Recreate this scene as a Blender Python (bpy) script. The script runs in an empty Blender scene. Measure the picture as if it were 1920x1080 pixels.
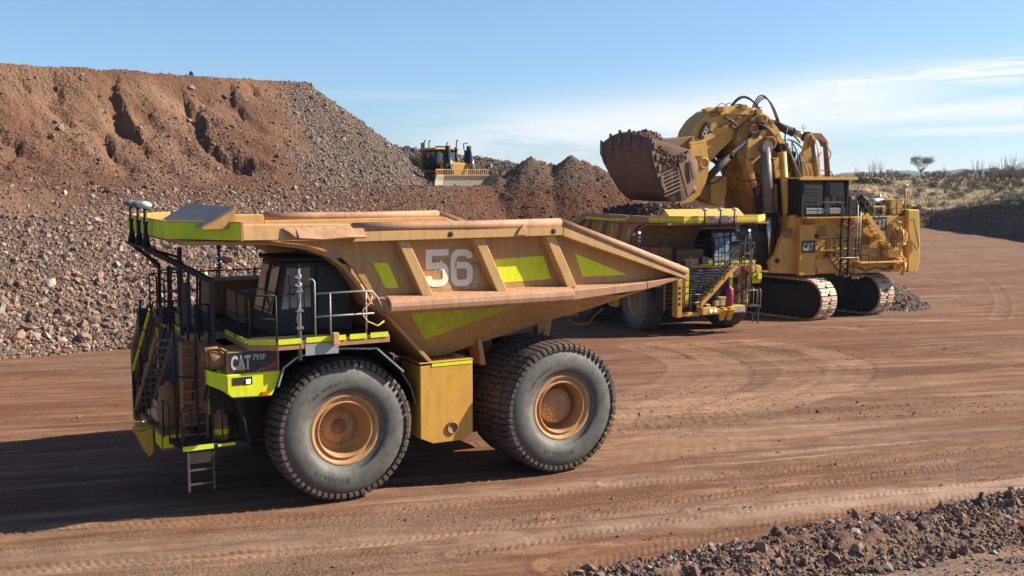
import bpy, math, random
import numpy as np
from mathutils import Vector, Matrix
random.seed(7)
R = math.radians
sc = bpy.context.scene
COL = sc.collection
# ------------------------------------------------------------------ helpers
class MB:
    """collects shapes and links them as ONE mesh object"""
    def __init__(s, mat=None):
        s.v = []; s.f = []; s.sm = []; s.mi = []; s.M = None; s.m = 0
    def add(s, vs, fs, smooth=False):
        b = len(s.v)
        if s.M is not None:
            vs = [tuple(s.M @ Vector(p)) for p in vs]
        s.v += [tuple(p) for p in vs]
        s.f += [tuple(i + b for i in f) for f in fs]
        s.sm += [smooth] * len(fs); s.mi += [s.m] * len(fs)
        return s
    def hexa(s, p):
        return s.add(p, [(3, 2, 1, 0), (4, 5, 6, 7), (0, 1, 5, 4), (1, 2, 6, 5), (2, 3, 7, 6), (3, 0, 4, 7)])
    def box(s, x0, x1, y0, y1, z0, z1):
        return s.hexa([(x0, y0, z0), (x1, y0, z0), (x1, y1, z0), (x0, y1, z0), (x0, y0, z1), (x1, y0, z1), (x1, y1, z1), (x0, y1, z1)])
    def bar(s, p0, p1, w, h=None, up=(0, 0, 1)):
        p0 = Vector(p0); p1 = Vector(p1); h = h or w
        d = (p1 - p0).normalized(); u = Vector(up)
        if abs(d.dot(u)) > .98: u = Vector((1, 0, 0))
        a = d.cross(u).normalized() * w / 2; b = a.cross(d).normalized() * h / 2
        return s.hexa([p0 - a - b, p0 + a - b, p0 + a + b, p0 - a + b, p1 - a - b, p1 + a - b, p1 + a + b, p1 - a + b][0:8]) if False else \
            s.add([p0 - a - b, p0 + a - b, p0 + a + b, p0 - a + b, p1 - a - b, p1 + a - b, p1 + a + b, p1 - a + b],
                  [(0, 1, 2, 3), (7, 6, 5, 4), (4, 5, 1, 0), (5, 6, 2, 1), (6, 7, 3, 2), (7, 4, 0, 3)])
    def prism(s, pts, a, b, ax='y'):
        n = len(pts)
        f = {'y': lambda p, t: (p[0], t, p[1]), 'z': lambda p, t: (p[0], p[1], t), 'x': lambda p, t: (t, p[0], p[1])}[ax]
        vs = [f(p, a) for p in pts] + [f(p, b) for p in pts]
        fs = [tuple(range(n)), tuple(range(2 * n - 1, n - 1, -1))] + [((i + 1) % n, i, i + n, (i + 1) % n + n) for i in range(n)]
        return s.add(vs, fs)
    def sheet(s, prof, t, y0, y1):
        """a profile line in xz given thickness t and extruded over y"""
        n = len(prof); P = [Vector((p[0], 0, p[1])) for p in prof]; off = []
        for i in range(n):
            d = (P[min(i + 1, n - 1)] - P[max(i - 1, 0)]).normalized()
            off.append(Vector((-d.z, 0, d.x)) * t)
        vs = []
        for y in (y0, y1):
            vs += [(p.x, y, p.z) for p in P] + [((p + o).x, y, (p + o).z) for p, o in zip(P, off)]
        fs = []
        A, B, C, D = 0, n, 2 * n, 3 * n
        for i in range(n - 1):
            fs += [(A + i, A + i + 1, B + i + 1, B + i), (C + i + 1, C + i, D + i, D + i + 1), (A + i + 1, A + i, C + i, C + i + 1), (B + i, B + i + 1, D + i + 1, D + i)]
        fs += [(A, B, D, C), (B + n - 1, A + n - 1, C + n - 1, D + n - 1)]
        return s.add(vs, fs)
    def tube(s, pts, r, n=8, smooth=True, caps=True):
        P = [Vector(p) for p in pts]; rs = r if isinstance(r, (list, tuple)) else [r] * len(P)
        vs = []; prev = None
        for i, p in enumerate(P):
            d = (P[min(i + 1, len(P) - 1)] - P[max(i - 1, 0)]).normalized()
            u = prev if prev is not None else (Vector((0, 0, 1)) if abs(d.z) < .9 else Vector((1, 0, 0)))
            a = d.cross(u)
            if a.length < 1e-4: a = d.cross(Vector((0, 1, 0)))
            a.normalize(); b = a.cross(d).normalized(); prev = b
            for k in range(n):
                t = 2 * math.pi * k / n
                vs.append(p + (a * math.cos(t) + b * math.sin(t)) * rs[i])
        fs = []
        for i in range(len(P) - 1):
            for k in range(n):
                k2 = (k + 1) % n
                fs.append((i * n + k, i * n + k2, (i + 1) * n + k2, (i + 1) * n + k))
        s.add(vs, fs, smooth)
        if caps:
            b0 = len(s.v) - len(vs)
            s.f += [tuple(b0 + k for k in range(n - 1, -1, -1)), tuple(b0 + (len(P) - 1) * n + k for k in range(n))]
            s.sm += [False, False]; s.mi += [s.m, s.m]
        return s
    def cyl(s, p0, p1, r0, r1=None, n=20, smooth=True):
        return s.tube([p0, p1], [r0, r0 if r1 is None else r1], n, smooth)
    def lathe(s, prof, o=(0, 0, 0), ax='y', n=64, smooth=True, closed=False):
        """prof: (along, radius)"""
        vs = []; m = len(prof)
        for k in range(n):
            t = 2 * math.pi * k / n; c, q = math.cos(t), math.sin(t)
            for a, r in prof:
                p = (r * c, a, r * q) if ax == 'y' else ((r * c, r * q, a) if ax == 'z' else (a, r * c, r * q))
                vs.append((p[0] + o[0], p[1] + o[1], p[2] + o[2]))
        fs = []
        for k in range(n):
            k2 = (k + 1) % n
            for i in range(m if closed else m - 1):
                j = (i + 1) % m
                fs.append((k * m + i, k * m + j, k2 * m + j, k2 * m + i))
        return s.add(vs, fs, smooth)
    def ball(s, c, r, n=12, sz=1.0):
        prof = [(r * sz * math.cos(math.pi * i / 8), max(1e-4, r * math.sin(math.pi * i / 8))) for i in range(9)]
        return s.lathe(prof, c, 'z', n)
    def build(s, name, mat, parent=None, bevel=0, loc=None, seg=1):
        me = bpy.data.meshes.new(name)
        me.from_pydata(s.v, [], s.f)
        me.polygons.foreach_set('use_smooth', s.sm)
        mats = mat if isinstance(mat, (list, tuple)) else [mat]
        for m in mats: me.materials.append(m)
        if len(mats) > 1: me.polygons.foreach_set('material_index', s.mi)
        me.update()
        o = bpy.data.objects.new(name, me); COL.objects.link(o)
        if parent is not None: o.parent = parent
        if loc: o.location = loc
        if bevel:
            b = o.modifiers.new('bevel', 'BEVEL'); b.width = bevel; b.segments = seg; b.limit_method = 'ANGLE'; b.angle_limit = R(40)
        return o

def empty(name, loc, rz=0, label=None, cat=None, group=None):
    o = bpy.data.objects.new(name, None); COL.objects.link(o)
    o.location = loc; o.rotation_euler = (0, 0, rz); o.empty_display_size = .3
    tag(o, label, cat, group)
    return o
def tag(o, label=None, cat=None, group=None, kind=None):
    if label: o['label'] = label
    if cat: o['category'] = cat
    if group: o['group'] = group
    if kind: o['kind'] = kind
    return o
_tc = {}
def text_polys(txt, bold=0.0, res=3):
    """flat triangulated glyphs, size 1, origin at the baseline centre"""
    k = (txt, bold)
    if k in _tc: return _tc[k]
    cu = bpy.data.curves.new('glyphs', 'FONT'); cu.body = txt; cu.offset = bold; cu.resolution_u = res; cu.align_x = 'CENTER'; cu.size = 1
    o = bpy.data.objects.new('glyphs', cu); COL.objects.link(o)
    dg = bpy.context.evaluated_depsgraph_get(); me = o.evaluated_get(dg).to_mesh()
    vs = [(v.co.x, v.co.y) for v in me.vertices]; fs = [tuple(p.vertices) for p in me.polygons]
    o.evaluated_get(dg).to_mesh_clear(); bpy.data.objects.remove(o); bpy.data.curves.remove(cu)
    _tc[k] = (vs, fs); return _tc[k]
def put_text(mb, txt, o, ux, uy, w, h, bold=0.0):
    """fit the word into w x h, centred at o, in the plane of ux, uy"""
    vs, fs = text_polys(txt, bold)
    x0 = min(v[0] for v in vs); x1 = max(v[0] for v in vs); y0 = min(v[1] for v in vs); y1 = max(v[1] for v in vs)
    o = Vector(o); ux = Vector(ux); uy = Vector(uy)
    P = [o + ux * (((v[0] - x0) / (x1 - x0) - .5) * w) + uy * (((v[1] - y0) / (y1 - y0) - .5) * h) for v in vs]
    mb.add(P, fs); return mb

# ------------------------------------------------------------------ materials
def new_mat(name):
    m = bpy.data.materials.new(name); m.use_nodes = True
    nt = m.node_tree; b = nt.nodes['Principled BSDF']
    return m, nt, b
def N(nt, t, **kw):
    n = nt.nodes.new(t)
    for k, v in kw.items():
        if k in n.inputs: n.inputs[k].default_value = v
        else: setattr(n, k, v)
    return n
def mixc(nt, fac, a, b):
    n = nt.nodes.new('ShaderNodeMix'); n.data_type = 'RGBA'
    for sock, v in ((n.inputs[0], fac), (n.inputs[6], a), (n.inputs[7], b)):
        if isinstance(v, (int, float)): sock.default_value = v
        elif isinstance(v, (tuple, list)): sock.default_value = (*v[:3], 1)
        else: nt.links.new(v, sock)
    return n.outputs[2]
def ramp(nt, src, a, b, lo=0.0, hi=1.0):
    n = nt.nodes.new('ShaderNodeMapRange'); n.inputs[1].default_value = a; n.inputs[2].default_value = b
    n.inputs[3].default_value = lo; n.inputs[4].default_value = hi
    nt.links.new(src, n.inputs[0]); return n.outputs[0]
def noise(nt, scale, detail=4, rough=.6, coord='Object', stretch=None):
    tc = nt.nodes.new('ShaderNodeTexCoord'); src = tc.outputs[coord]
    if stretch:
        mp = nt.nodes.new('ShaderNodeMapping'); mp.inputs['Scale'].default_value = stretch[:3]
        if len(stretch) > 3: mp.inputs['Rotation'].default_value = (0, 0, stretch[3])
        nt.links.new(src, mp.inputs[0]); src = mp.outputs[0]
    n = N(nt, 'ShaderNodeTexNoise', Scale=scale, Detail=detail, Roughness=rough); nt.links.new(src, n.inputs['Vector'])
    return n.outputs['Fac']
def bump(nt, b, src, strength, dist):
    n = nt.nodes.new('ShaderNodeBump'); n.inputs['Strength'].default_value = strength; n.inputs['Distance'].default_value = dist
    nt.links.new(src, n.inputs['Height']); nt.links.new(n.outputs[0], b.inputs['Normal']); return n
def paint(name, col, dust=.35, rough=.5, dustcol=(.36, .2, .12), metal=0, fine=0.0, streak=True, lo=.42, hi=.72):
    m, nt, b = new_mat(name); col = tuple(v * .86 for v in col); dustcol = tuple(v * .82 for v in dustcol)
    n1 = noise(nt, 1.3, 7, .65); n2 = noise(nt, 9, 5, .7)
    f = ramp(nt, n1, lo, hi, 0, dust)
    c = mixc(nt, f, col, dustcol)
    if streak:
        n3 = noise(nt, 1.0, 5, .6, stretch=(7, 7, .8))
        c = mixc(nt, ramp(nt, n3, .46, .72, 0, dust * .75), c, tuple(x * .55 for x in dustcol))
    c = mixc(nt, ramp(nt, n2, .58, .8, 0, .35 + fine), c, tuple(x * .6 for x in col))
    n4 = noise(nt, 2.6, 6, .75, stretch=(1, 1, 5)); c = mixc(nt, ramp(nt, n4, .60, .66, 0, dust * .7), c, tuple(x * .42 for x in dustcol))
    nt.links.new(c, b.inputs['Base Color'])
    nt.links.new(ramp(nt, n1, .3, .7, rough, min(1, rough + .3)), b.inputs['Roughness'])
    b.inputs['Metallic'].default_value = metal
    n5 = noise(nt, .9, 3, .5); ad = N(nt, 'ShaderNodeMath', operation='MULTIPLY_ADD'); nt.links.new(n5, ad.inputs[0]); ad.inputs[1].default_value = 2.2; nt.links.new(n2, ad.inputs[2])
    bump(nt, b, ad.outputs[0], .22, .022)
    return m
def plain(name, col, rough=.6, metal=0, emit=None, es=1):
    m, nt, b = new_mat(name); col = ka(col)
    n = noise(nt, 6, 4, .6); c = mixc(nt, ramp(nt, n, .4, .8, 0, .3), col, tuple(x * .6 + .02 for x in col))
    nt.links.new(c, b.inputs['Base Color']); b.inputs['Roughness'].default_value = rough; b.inputs['Metallic'].default_value = metal
    if emit: b.inputs['Emission Color'].default_value = (*emit, 1); b.inputs['Emission Strength'].default_value = es
    return m
M = {}
KA = .66     # the photograph is exposed bright: real albedos are lower, the exposure is higher
def ka(c): return tuple(v * KA for v in c)
M['body'] = paint('dusty tan yellow paint', (.53, .28, .088), .6, .52, (.42, .21, .10))
M['rust'] = paint('worn pinkish steel', (.50, .265, .135), .75, .55, (.45, .235, .15), fine=.1)
M['yellow'] = paint('machine yellow paint', (.70, .37, .05), .4, .42, (.38, .19, .075))
M['yellow2'] = paint('bright machine yellow paint', (.80, .46, .085), .3, .42, (.44, .24, .10))
M['brown'] = paint('grimy ochre paint', (.33, .15, .05), .5, .6, (.22, .12, .08))
M['hivis'] = paint('lime yellow reflective film', (.78, .84, .006), .30, .45, (.52, .44, .04), lo=.48, hi=.8, fine=.1)
M['black'] = paint('black steel', (.012, .012, .013), .25, .55, (.05, .03, .025))
M['dark'] = paint('dark grimy steel', (.022, .018, .015), .4, .6, (.07, .042, .03))
M['grey'] = paint('grey steel plate', (.17, .18, .19), .3, .5, (.2, .14, .1))
M['rail'] = paint('galvanised rail', (.42, .42, .42), .2, .4, (.3, .2, .15), metal=.4)
M['chrome'] = plain('polished cylinder rod', (.75, .77, .8), .18, 1)
M['white'] = plain('white paint', (.78, .76, .72), .5)
M['number'] = paint('faded white number paint', (.98, .88, .68), .12, .6, (.45, .32, .2))
M['red'] = plain('red decal', (.45, .02, .03), .5)
M['maroon'] = paint('maroon tank paint', (.28, .02, .05), .15, .4, (.25, .1, .08))
M['amber'] = plain('amber lens', (.8, .18, .03), .3)
M['lens'] = plain('lamp lens', (.9, .9, .9), .2, 0, (1, .97, .9), 1.5)
M['blue'] = plain('blue beacon', (.05, .1, .9), .3, 0, (.1, .2, 1), 6)
M['cattri'] = plain('yellow logo triangle', (.75, .40, .06), .5)
M['decal'] = paint('black decal', (.02, .02, .022), .25, .35, (.1, .07, .05))
M['decaltxt'] = plain('pale decal lettering', (.68, .68, .66), .5)
M['dim'] = plain('dull outline lettering', (.09, .09, .09), .5)
def rubber():
    m, nt, b = new_mat('dusty tyre rubber')
    n1 = noise(nt, .9, 5, .6); n2 = noise(nt, 6, 6, .65)
    c = mixc(nt, ramp(nt, n1, .35, .75, .2, .85), (.052, .050, .048), (.20, .19, .165))
    c = mixc(nt, ramp(nt, n2, .48, .7, 0, .65), c, (.05, .042, .036))
    nt.links.new(c, b.inputs['Base Color']); b.inputs['Roughness'].default_value = .62; bump(nt, b, n2, .15, .015); return m
M['rubber'] = rubber()
M['tread'] = paint('tread rubber with dirt', (.052, .047, .043), .9, .85, (.15, .105, .08), streak=False, lo=.3, hi=.62)
M['sidetext'] = plain('raised tyre lettering', (.075, .073, .07), .7)
def glassy():
    m, nt, b = new_mat('cab glass'); b.inputs['Base Color'].default_value = (.03, .05, .06, 1); b.inputs['Roughness'].default_value = .06
    b.inputs['Metallic'].default_value = .0; b.inputs['IOR'].default_value = 1.9; return m
M['glass'] = glassy()
def glassblue():
    m, nt, b = new_mat('pale blue cab glass'); n = noise(nt, 2.2, 2)
    nt.links.new(mixc(nt, ramp(nt, n, .4, .65), (.05, .13, .19), (.30, .42, .46)), b.inputs['Base Color']); b.inputs['Roughness'].default_value = .1; return m
M['glassb'] = glassblue()
M['padsteel'] = paint('polished track pad steel', (.62, .46, .34), .5, .5, (.5, .34, .22), metal=.1)
M['bucket'] = paint('scraped brown bucket steel', (.15, .082, .055), .9, .6, (.29, .15, .09), lo=.35, hi=.65, fine=.2)
M['tooth'] = paint('worn tooth steel', (.16, .105, .08), .4, .4, (.2, .12, .09), metal=.4)
M['bladesteel'] = paint('polished blade steel', (.62, .55, .44), .4, .4, (.45, .30, .16), metal=.2)
M['grime'] = paint('greasy boom paint', (.52, .26, .04), .8, .45, (.15, .065, .025), lo=.38, hi=.66, fine=.25)
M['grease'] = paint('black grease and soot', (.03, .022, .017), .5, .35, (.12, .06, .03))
def rockmat():
    m, nt, b = new_mat('loose rock')
    at = nt.nodes.new('ShaderNodeAttribute'); at.attribute_name = 'col'
    n = noise(nt, 9, 3, .6); c = mixc(nt, ramp(nt, n, .35, .7, 0, .35), at.outputs['Color'], ka((.10, .07, .055)))
    nt.links.new(c, b.inputs['Base Color']); b.inputs['Roughness'].default_value = .85; return m
M['rock'] = rockmat()
def soilmat(name, fine_scale, bumpd, mottle=.35, voro=0, vs=4, vsr=1):
    m, nt, b = new_mat(name)
    at = nt.nodes.new('ShaderNodeAttribute'); at.attribute_name = 'col'
    n1 = noise(nt, fine_scale, 8, .7); n2 = noise(nt, fine_scale * .13, 5, .6)
    c = mixc(nt, ramp(nt, n2, .35, .7, 0, mottle), at.outputs['Color'], ka((.13, .062, .036)))
    c = mixc(nt, ramp(nt, n1, .52, .75, 0, .5), c, ka((.36, .23, .16)))
    c = mixc(nt, ramp(nt, n1, .48, .25, 0, .5), c, ka((.075, .04, .028)))
    nt.links.new(c, b.inputs['Base Color']); b.inputs['Roughness'].default_value = .95; b.inputs['Specular IOR Level'].default_value = .15
    h = n1
    if voro:
        tc = nt.nodes.new('ShaderNodeTexCoord'); v = N(nt, 'ShaderNodeTexVoronoi', Scale=vs); v.feature = 'F1'
        nt.links.new(tc.outputs['Object'], v.inputs['Vector'])
        c2 = mixc(nt, ramp(nt, v.outputs['Distance'], .05, .5, voro, 0), c, v.outputs['Color'])
        hsv = N(nt, 'ShaderNodeHueSaturation', Saturation=.25, Value=.36); nt.links.new(v.outputs['Color'], hsv.inputs['Color'])
        at2 = nt.nodes.new('ShaderNodeAttribute'); at2.attribute_name = 'gravel'
        mm = N(nt, 'ShaderNodeMath', operation='MULTIPLY'); nt.links.new(at2.outputs['Fac'], mm.inputs[0]); nt.links.new(ramp(nt, v.outputs['Distance'], .15, .6, voro, 0), mm.inputs[1])
        warm = mixc(nt, .55, hsv.outputs[0], ka((.32, .22, .165)))
        c = mixc(nt, mm.outputs[0], c, warm); nt.links.new(c, b.inputs['Base Color'])
        ad = N(nt, 'ShaderNodeMath', operation='MULTIPLY_ADD'); nt.links.new(v.outputs['Distance'], ad.inputs[0]); mg = N(nt, 'ShaderNodeMath', operation='MULTIPLY'); nt.links.new(at2.outputs['Fac'], mg.inputs[0]); mg.inputs[1].default_value = -.9; nt.links.new(mg.outputs[0], ad.inputs[1]); nt.links.new(n1, ad.inputs[2]); h = ad.outputs[0]
    bump(nt, b, h, .9, bumpd); return m
M['ground'] = soilmat('packed red dirt', 14.0, .022, .3, .5, 13)
def add_streaks(m, ang):
    nt = m.node_tree; b = nt.nodes['Principled BSDF']; src = b.inputs['Base Color'].links[0].from_socket
    tc = nt.nodes.new('ShaderNodeTexCoord'); m1 = nt.nodes.new('ShaderNodeMapping'); m1.inputs['Rotation'].default_value = (0, 0, -ang); nt.links.new(tc.outputs['Object'], m1.inputs[0])
    def sn(sx, sy, det, rough, off):
        m2 = nt.nodes.new('ShaderNodeMapping'); m2.inputs['Scale'].default_value = (sx, sy, 1); m2.inputs['Location'].default_value = (off, off, 0); nt.links.new(m1.outputs[0], m2.inputs[0])
        n = N(nt, 'ShaderNodeTexNoise', Scale=1, Detail=det, Roughness=rough); nt.links.new(m2.outputs[0], n.inputs['Vector']); return n.outputs['Fac']
    a = sn(.10, 1.1, 9, .72, 3); c_ = sn(.22, 3.2, 8, .75, 11); d_ = sn(.05, .5, 6, .65, 29)
    c = mixc(nt, ramp(nt, a, .53, .66, 0, .62), src, ka((.60, .355, .215)))
    c = mixc(nt, ramp(nt, c_, .50, .62, 0, .55), c, ka((.145, .052, .026)))
    c = mixc(nt, ramp(nt, d_, .50, .62, 0, .45), c, ka((.18, .070, .034)))
    c = mixc(nt, ramp(nt, c_, .44, .34, 0, .5), c, ka((.46, .275, .16)))
    nt.links.new(c, b.inputs['Base Color'])
add_streaks(M['ground'], R(14))
M['slope'] = soilmat('loose rocky soil', 3.5, .28, .3, .7, 4.5)

# ------------------------------------------------------------------ terrain tools
_rng = np.random.default_rng(11)
_T = _rng.random((256, 256))
def vn(x, y):
    xi = np.floor(x).astype(int); yi = np.floor(y).astype(int); fx = x - xi; fy = y - yi
    fx = fx * fx * (3 - 2 * fx); fy = fy * fy * (3 - 2 * fy)
    a = _T[xi % 256, yi % 256]; b = _T[(xi + 1) % 256, yi % 256]; c = _T[xi % 256, (yi + 1) % 256]; d = _T[(xi + 1) % 256, (yi + 1) % 256]
    return (a * (1 - fx) + b * fx) * (1 - fy) + (c * (1 - fx) + d * fx) * fy
def fbm(x, y, o=5, g=.55):
    s = 0; a = 1; t = 0
    for i in range(o):
        s = s + a * (vn(x + 17.3 * i, y + 9.1 * i) - .5); t += a; a *= g; x = x * 2.03; y = y * 2.03
    return s / t * 2
def sst(a, b, x):
    t = np.clip((x - a) / (b - a), 0, 1); return t * t * (3 - 2 * t)
def gz(y):
    y = np.asarray(y, float)
    return -0.036 * (np.clip(y, 32, 73) - 32)
def grid_obj(name, X, Y, Z, col, mat, gravel=None):
    r, c = X.shape; V = np.stack([X, Y, Z], -1).reshape(-1, 3).astype(np.float32)
    i = np.arange(r * c).reshape(r, c)
    q = np.stack([i[:-1, :-1], i[:-1, 1:], i[1:, 1:], i[1:, :-1]], -1).reshape(-1, 4)
    return raw_mesh(name, V, q, 4, col, mat, True, gravel)
def raw_mesh(name, V, F, k, col, mat, smooth, gravel=None):
    me = bpy.data.meshes.new(name); nf = len(F)
    me.vertices.add(len(V)); me.vertices.foreach_set('co', np.ascontiguousarray(V, dtype=np.float32).ravel())
    me.loops.add(nf * k); me.loops.foreach_set('vertex_index', np.ascontiguousarray(F, dtype=np.int32).ravel())
    me.polygons.add(nf); me.polygons.foreach_set('loop_start', np.arange(0, nf * k, k, dtype=np.int32))
    me.polygons.foreach_set('use_smooth', np.full(nf, smooth))
    me.update(calc_edges=True)
    if col is not None:
        a = me.color_attributes.new('col', 'FLOAT_COLOR', 'POINT')
        cc = np.ones((len(V), 4), np.float32); cc[:, :3] = col.reshape(-1, 3) * KA; a.data.foreach_set('color', cc.ravel())
    if gravel is not None:
        a = me.attributes.new('gravel', 'FLOAT', 'POINT'); a.data.foreach_set('value', gravel.astype(np.float32).ravel())
    me.materials.append(mat)
    o = bpy.data.objects.new(name, me); COL.objects.link(o); return o
# rock shapes ----------------------------------------------------
def _ico():
    p = (1 + 5 ** .5) / 2
    v = np.array([(-1, p, 0), (1, p, 0), (-1, -p, 0), (1, -p, 0), (0, -1, p), (0, 1, p), (0, -1, -p), (0, 1, -p), (p, 0, -1), (p, 0, 1), (-p, 0, -1), (-p, 0, 1)], float)
    f = np.array([(0, 11, 5), (0, 5, 1), (0, 1, 7), (0, 7, 10), (0, 10, 11), (1, 5, 9), (5, 11, 4), (11, 10, 2), (10, 7, 6), (7, 1, 8), (3, 9, 4), (3, 4, 2), (3, 2, 6), (3, 6, 8), (3, 8, 9), (4, 9, 5), (2, 4, 11), (6, 2, 10), (8, 6, 7), (9, 8, 1)])
    return v / np.linalg.norm(v[0]), f
_IV, _IF = _ico()
_VAR = []
for _i in range(14):
    _a = _IV.copy() * (1 + .38 * (_rng.random((12, 1)) - .5) * 2)
    _a += (_rng.random((12, 3)) - .5) * .35
    _a *= np.array([1, .6 + .4 * _rng.random(), .4 + .4 * _rng.random()])
    _VAR.append(_a)
_VAR = np.array(_VAR)
STONE = np.array([(.40, .275, .20), (.46, .33, .24), (.31, .21, .155), (.42, .235, .155), (.60, .50, .40), (.24, .155, .115), (.32, .25, .205), (.48, .30, .205), (.30, .16, .105), (.36, .20, .13)])
REDST = np.array([(.20, .105, .07), (.26, .14, .095), (.17, .09, .065), (.32, .21, .15), (.23, .13, .09), (.14, .08, .06)])
GREYST = np.array([(.30, .235, .19), (.37, .30, .25), (.25, .19, .16), (.44, .36, .30), (.20, .155, .13), (.33, .22, .17)])
def rocks(name, P, size, pal, rng=None, label=None):
    rng = rng or _rng; n = len(P)
    v = _VAR[rng.integers(0, len(_VAR), n)]                        # n,12,3
    q = rng.normal(size=(n, 4)); q /= np.linalg.norm(q, axis=1)[:, None]; w, x, y, z = q.T
    Rm = np.stack([1 - 2 * (y * y + z * z), 2 * (x * y - z * w), 2 * (x * z + y * w), 2 * (x * y + z * w), 1 - 2 * (x * x + z * z), 2 * (y * z - x * w), 2 * (x * z - y * w), 2 * (y * z + x * w), 1 - 2 * (x * x + y * y)], -1).reshape(n, 3, 3)
    v = np.einsum('nij,nkj->nki', Rm, v) * size[:, None, None] + P[:, None, :]
    F = (_IF[None] + 12 * np.arange(n)[:, None, None]).reshape(-1, 3)
    c = pal[rng.integers(0, len(pal), n)] * (.75 + .5 * rng.random((n, 1)))
    c = np.repeat(c, 12, axis=0)
    o = raw_mesh(name, v.reshape(-1, 3), F, 3, c, M['rock'], False)
    tag(o, label, None, None, 'stuff'); return o
# pixel of the 1920 x 1080 photograph -> point on the sloping ground (used to measure where the marks lie)
FPX, CAMH = 2000.0, 7.853
PITCH = math.atan(210 / FPX)
def ray(px, py):
    u = (px - 960) / FPX; v = (540 - py) / FPX
    return u, math.cos(PITCH) + v * math.sin(PITCH), -math.sin(PITCH) + v * math.cos(PITCH)
def gp(px, py):
    r = ray(px, py); y = 30.
    for _ in range(12):
        y = (CAMH - float(gz(y))) / -r[2] * r[1]
    return np.array((r[0] / r[1] * y, y))
# ------------------------------------------------------------------ ground with tyre tracks
ys = np.concatenate([np.geomspace(7, 90, 800), np.geomspace(91, 260, 90)])
us = np.linspace(-.78, .78, 980)
Y, U = np.meshgrid(ys, us, indexing='ij'); X = U * Y
Z = gz(Y) + .05 * fbm(X * .12, Y * .12, 4) + .02 * fbm(X * 1.1, Y * 1.1, 4)
c0 = np.array((.265, .114, .055)); cd = np.array((.155, .062, .033)); cp = np.array((.56, .34, .205)); cg = np.array((.27, .175, .12))
ang = R(17); XA = X * math.cos(ang) + Y * math.sin(ang); YA = -X * math.sin(ang) + Y * math.cos(ang)
st = fbm(XA * .05, YA * .55, 5, .6); st2 = fbm(XA * .11 + 40, YA * 1.3, 5, .6); bl = fbm(X * .09 + 9, Y * .09, 5)
st3 = fbm(XA * .2 + 7, YA * 4.0, 4, .7)
col = c0 + (cd - c0) * np.clip(sst(-.05, .45, st) * .9 + .25 * sst(0, .5, st2), 0, 1)[..., None]
col = col + (cp - col) * (np.clip(sst(.12, .55, -st2) * .55 + .18 * sst(.0, .5, -st3), 0, .8) * (.5 + .5 * sst(-.3, .3, bl)))[..., None]
col = col + (cg - col) * (.5 * sst(.05, .5, bl))[..., None]
far = sst(80, 150, Y)
col = col + (np.array((.33, .20, .135)) - col) * (.6 * far)[..., None]
grav = .25 + .75 * sst(.0, .5, st2 + .3 * bl)
def seg_field(poly):
    """distance and arc length of every ground vertex to a polyline"""
    D = np.full(X.shape, 1e9); S = np.zeros(X.shape); L = 0; sg = np.zeros(X.shape)
    for a, b in zip(poly[:-1], poly[1:]):
        d = b - a; l = math.hypot(*d)
        if l < 1e-6: continue
        ux, uy = d / l
        t = np.clip((X - a[0]) * ux + (Y - a[1]) * uy, 0, l)
        dx = X - a[0] - t * ux; dy = Y - a[1] - t * uy; r = np.hypot(dx, dy); k = r < D
        D = np.where(k, r, D); S = np.where(k, L + t, S); sg = np.where(k, np.sign(dx * -uy + dy * ux), sg); L += l
    return D, S, sg
def smooth_poly(pts, n=6):
    P = [np.array(p, float) for p in pts]; out = []
    for i in range(len(P) - 1):
        p0 = P[max(i - 1, 0)]; p1 = P[i]; p2 = P[i + 1]; p3 = P[min(i + 2, len(P) - 1)]
        for k in range(n):
            t = k / n
            out.append(.5 * ((2 * p1) + (-p0 + p2) * t + (2 * p0 - 5 * p1 + 4 * p2 - p3) * t * t + (-p0 + 3 * p1 - 3 * p2 + p3) * t ** 3))
    out.append(P[-1]); return out
TR = [  # pixel polyline, half width, strength of paleness, lug depth, dark?
 ([(-60, 1000), (300, 985), (700, 960), (1120, 912), (1500, 878), (1960, 828)], .30, .42, .045),
 ([(0, 1075), (500, 1040), (900, 990), (1250, 938), (1600, 893), (1980, 846)], .32, .38, .045),
 ([(860, 1040), (1120, 992), (1400, 955), (1650, 925), (1980, 884)], .25, .34, .045),
 ([(1050, 1062), (1250, 1010), (1450, 972), (1700, 938), (1980, 905)], .5, .42, .035),
 ([(1300, 958), (1500, 918), (1700, 888), (1980, 862)], .18, .3, .04),
 ([(1140, 905), (1400, 880), (1700, 845), (1980, 812)], .22, .3, .03),
 ([(1240, 644), (1300, 655), (1352, 678), (1368, 700), (1340, 728), (1250, 762), (1120, 795)], .95, .66, .028),
 ([(1190, 650), (1240, 662), (1280, 680), (1290, 697), (1262, 722), (1160, 752)], .8, .5, .022),
 ([(1425, 642), (1520, 655), (1585, 676), (1600, 695), (1560, 725), (1450, 758), (1300, 790), (1120, 820)], .95, .66, .028),
 ([(1330, 645), (1440, 665), (1500, 688), (1505, 705), (1470, 730), (1380, 762), (1200, 800)], .8, .5, .022),
 ([(1150, 775), (1400, 750), (1650, 722), (1980, 690)], 1.1, .6, .008),
 ([(1150, 850), (1400, 815), (1700, 775), (1980, 745)], 1.3, .5, .008),
 ([(1140, 800), (1500, 770), (1800, 742), (1980, 715)], .7, .3, .02),
 ([(0, 790), (250, 770)], 1.3, .28, .010),
 ([(0, 715), (260, 700)], 1.0, .3, .008),
 ([(1560, 600), (1700, 640), (1980, 700)], .6, .2, .02),
 ([(1740, 560), (1850, 580), (1980, 620)], .9, .2, .02),
 ([(1730, 470), (1800, 488), (1980, 520)], 1.2, .3, .0),
 ([(1730, 445), (1830, 458), (1980, 486)], 1.5, .3, .0),
 ([(1870, 600), (1880, 560), (1840, 520), (1760, 500)], .5, .25, .02),
]
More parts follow.
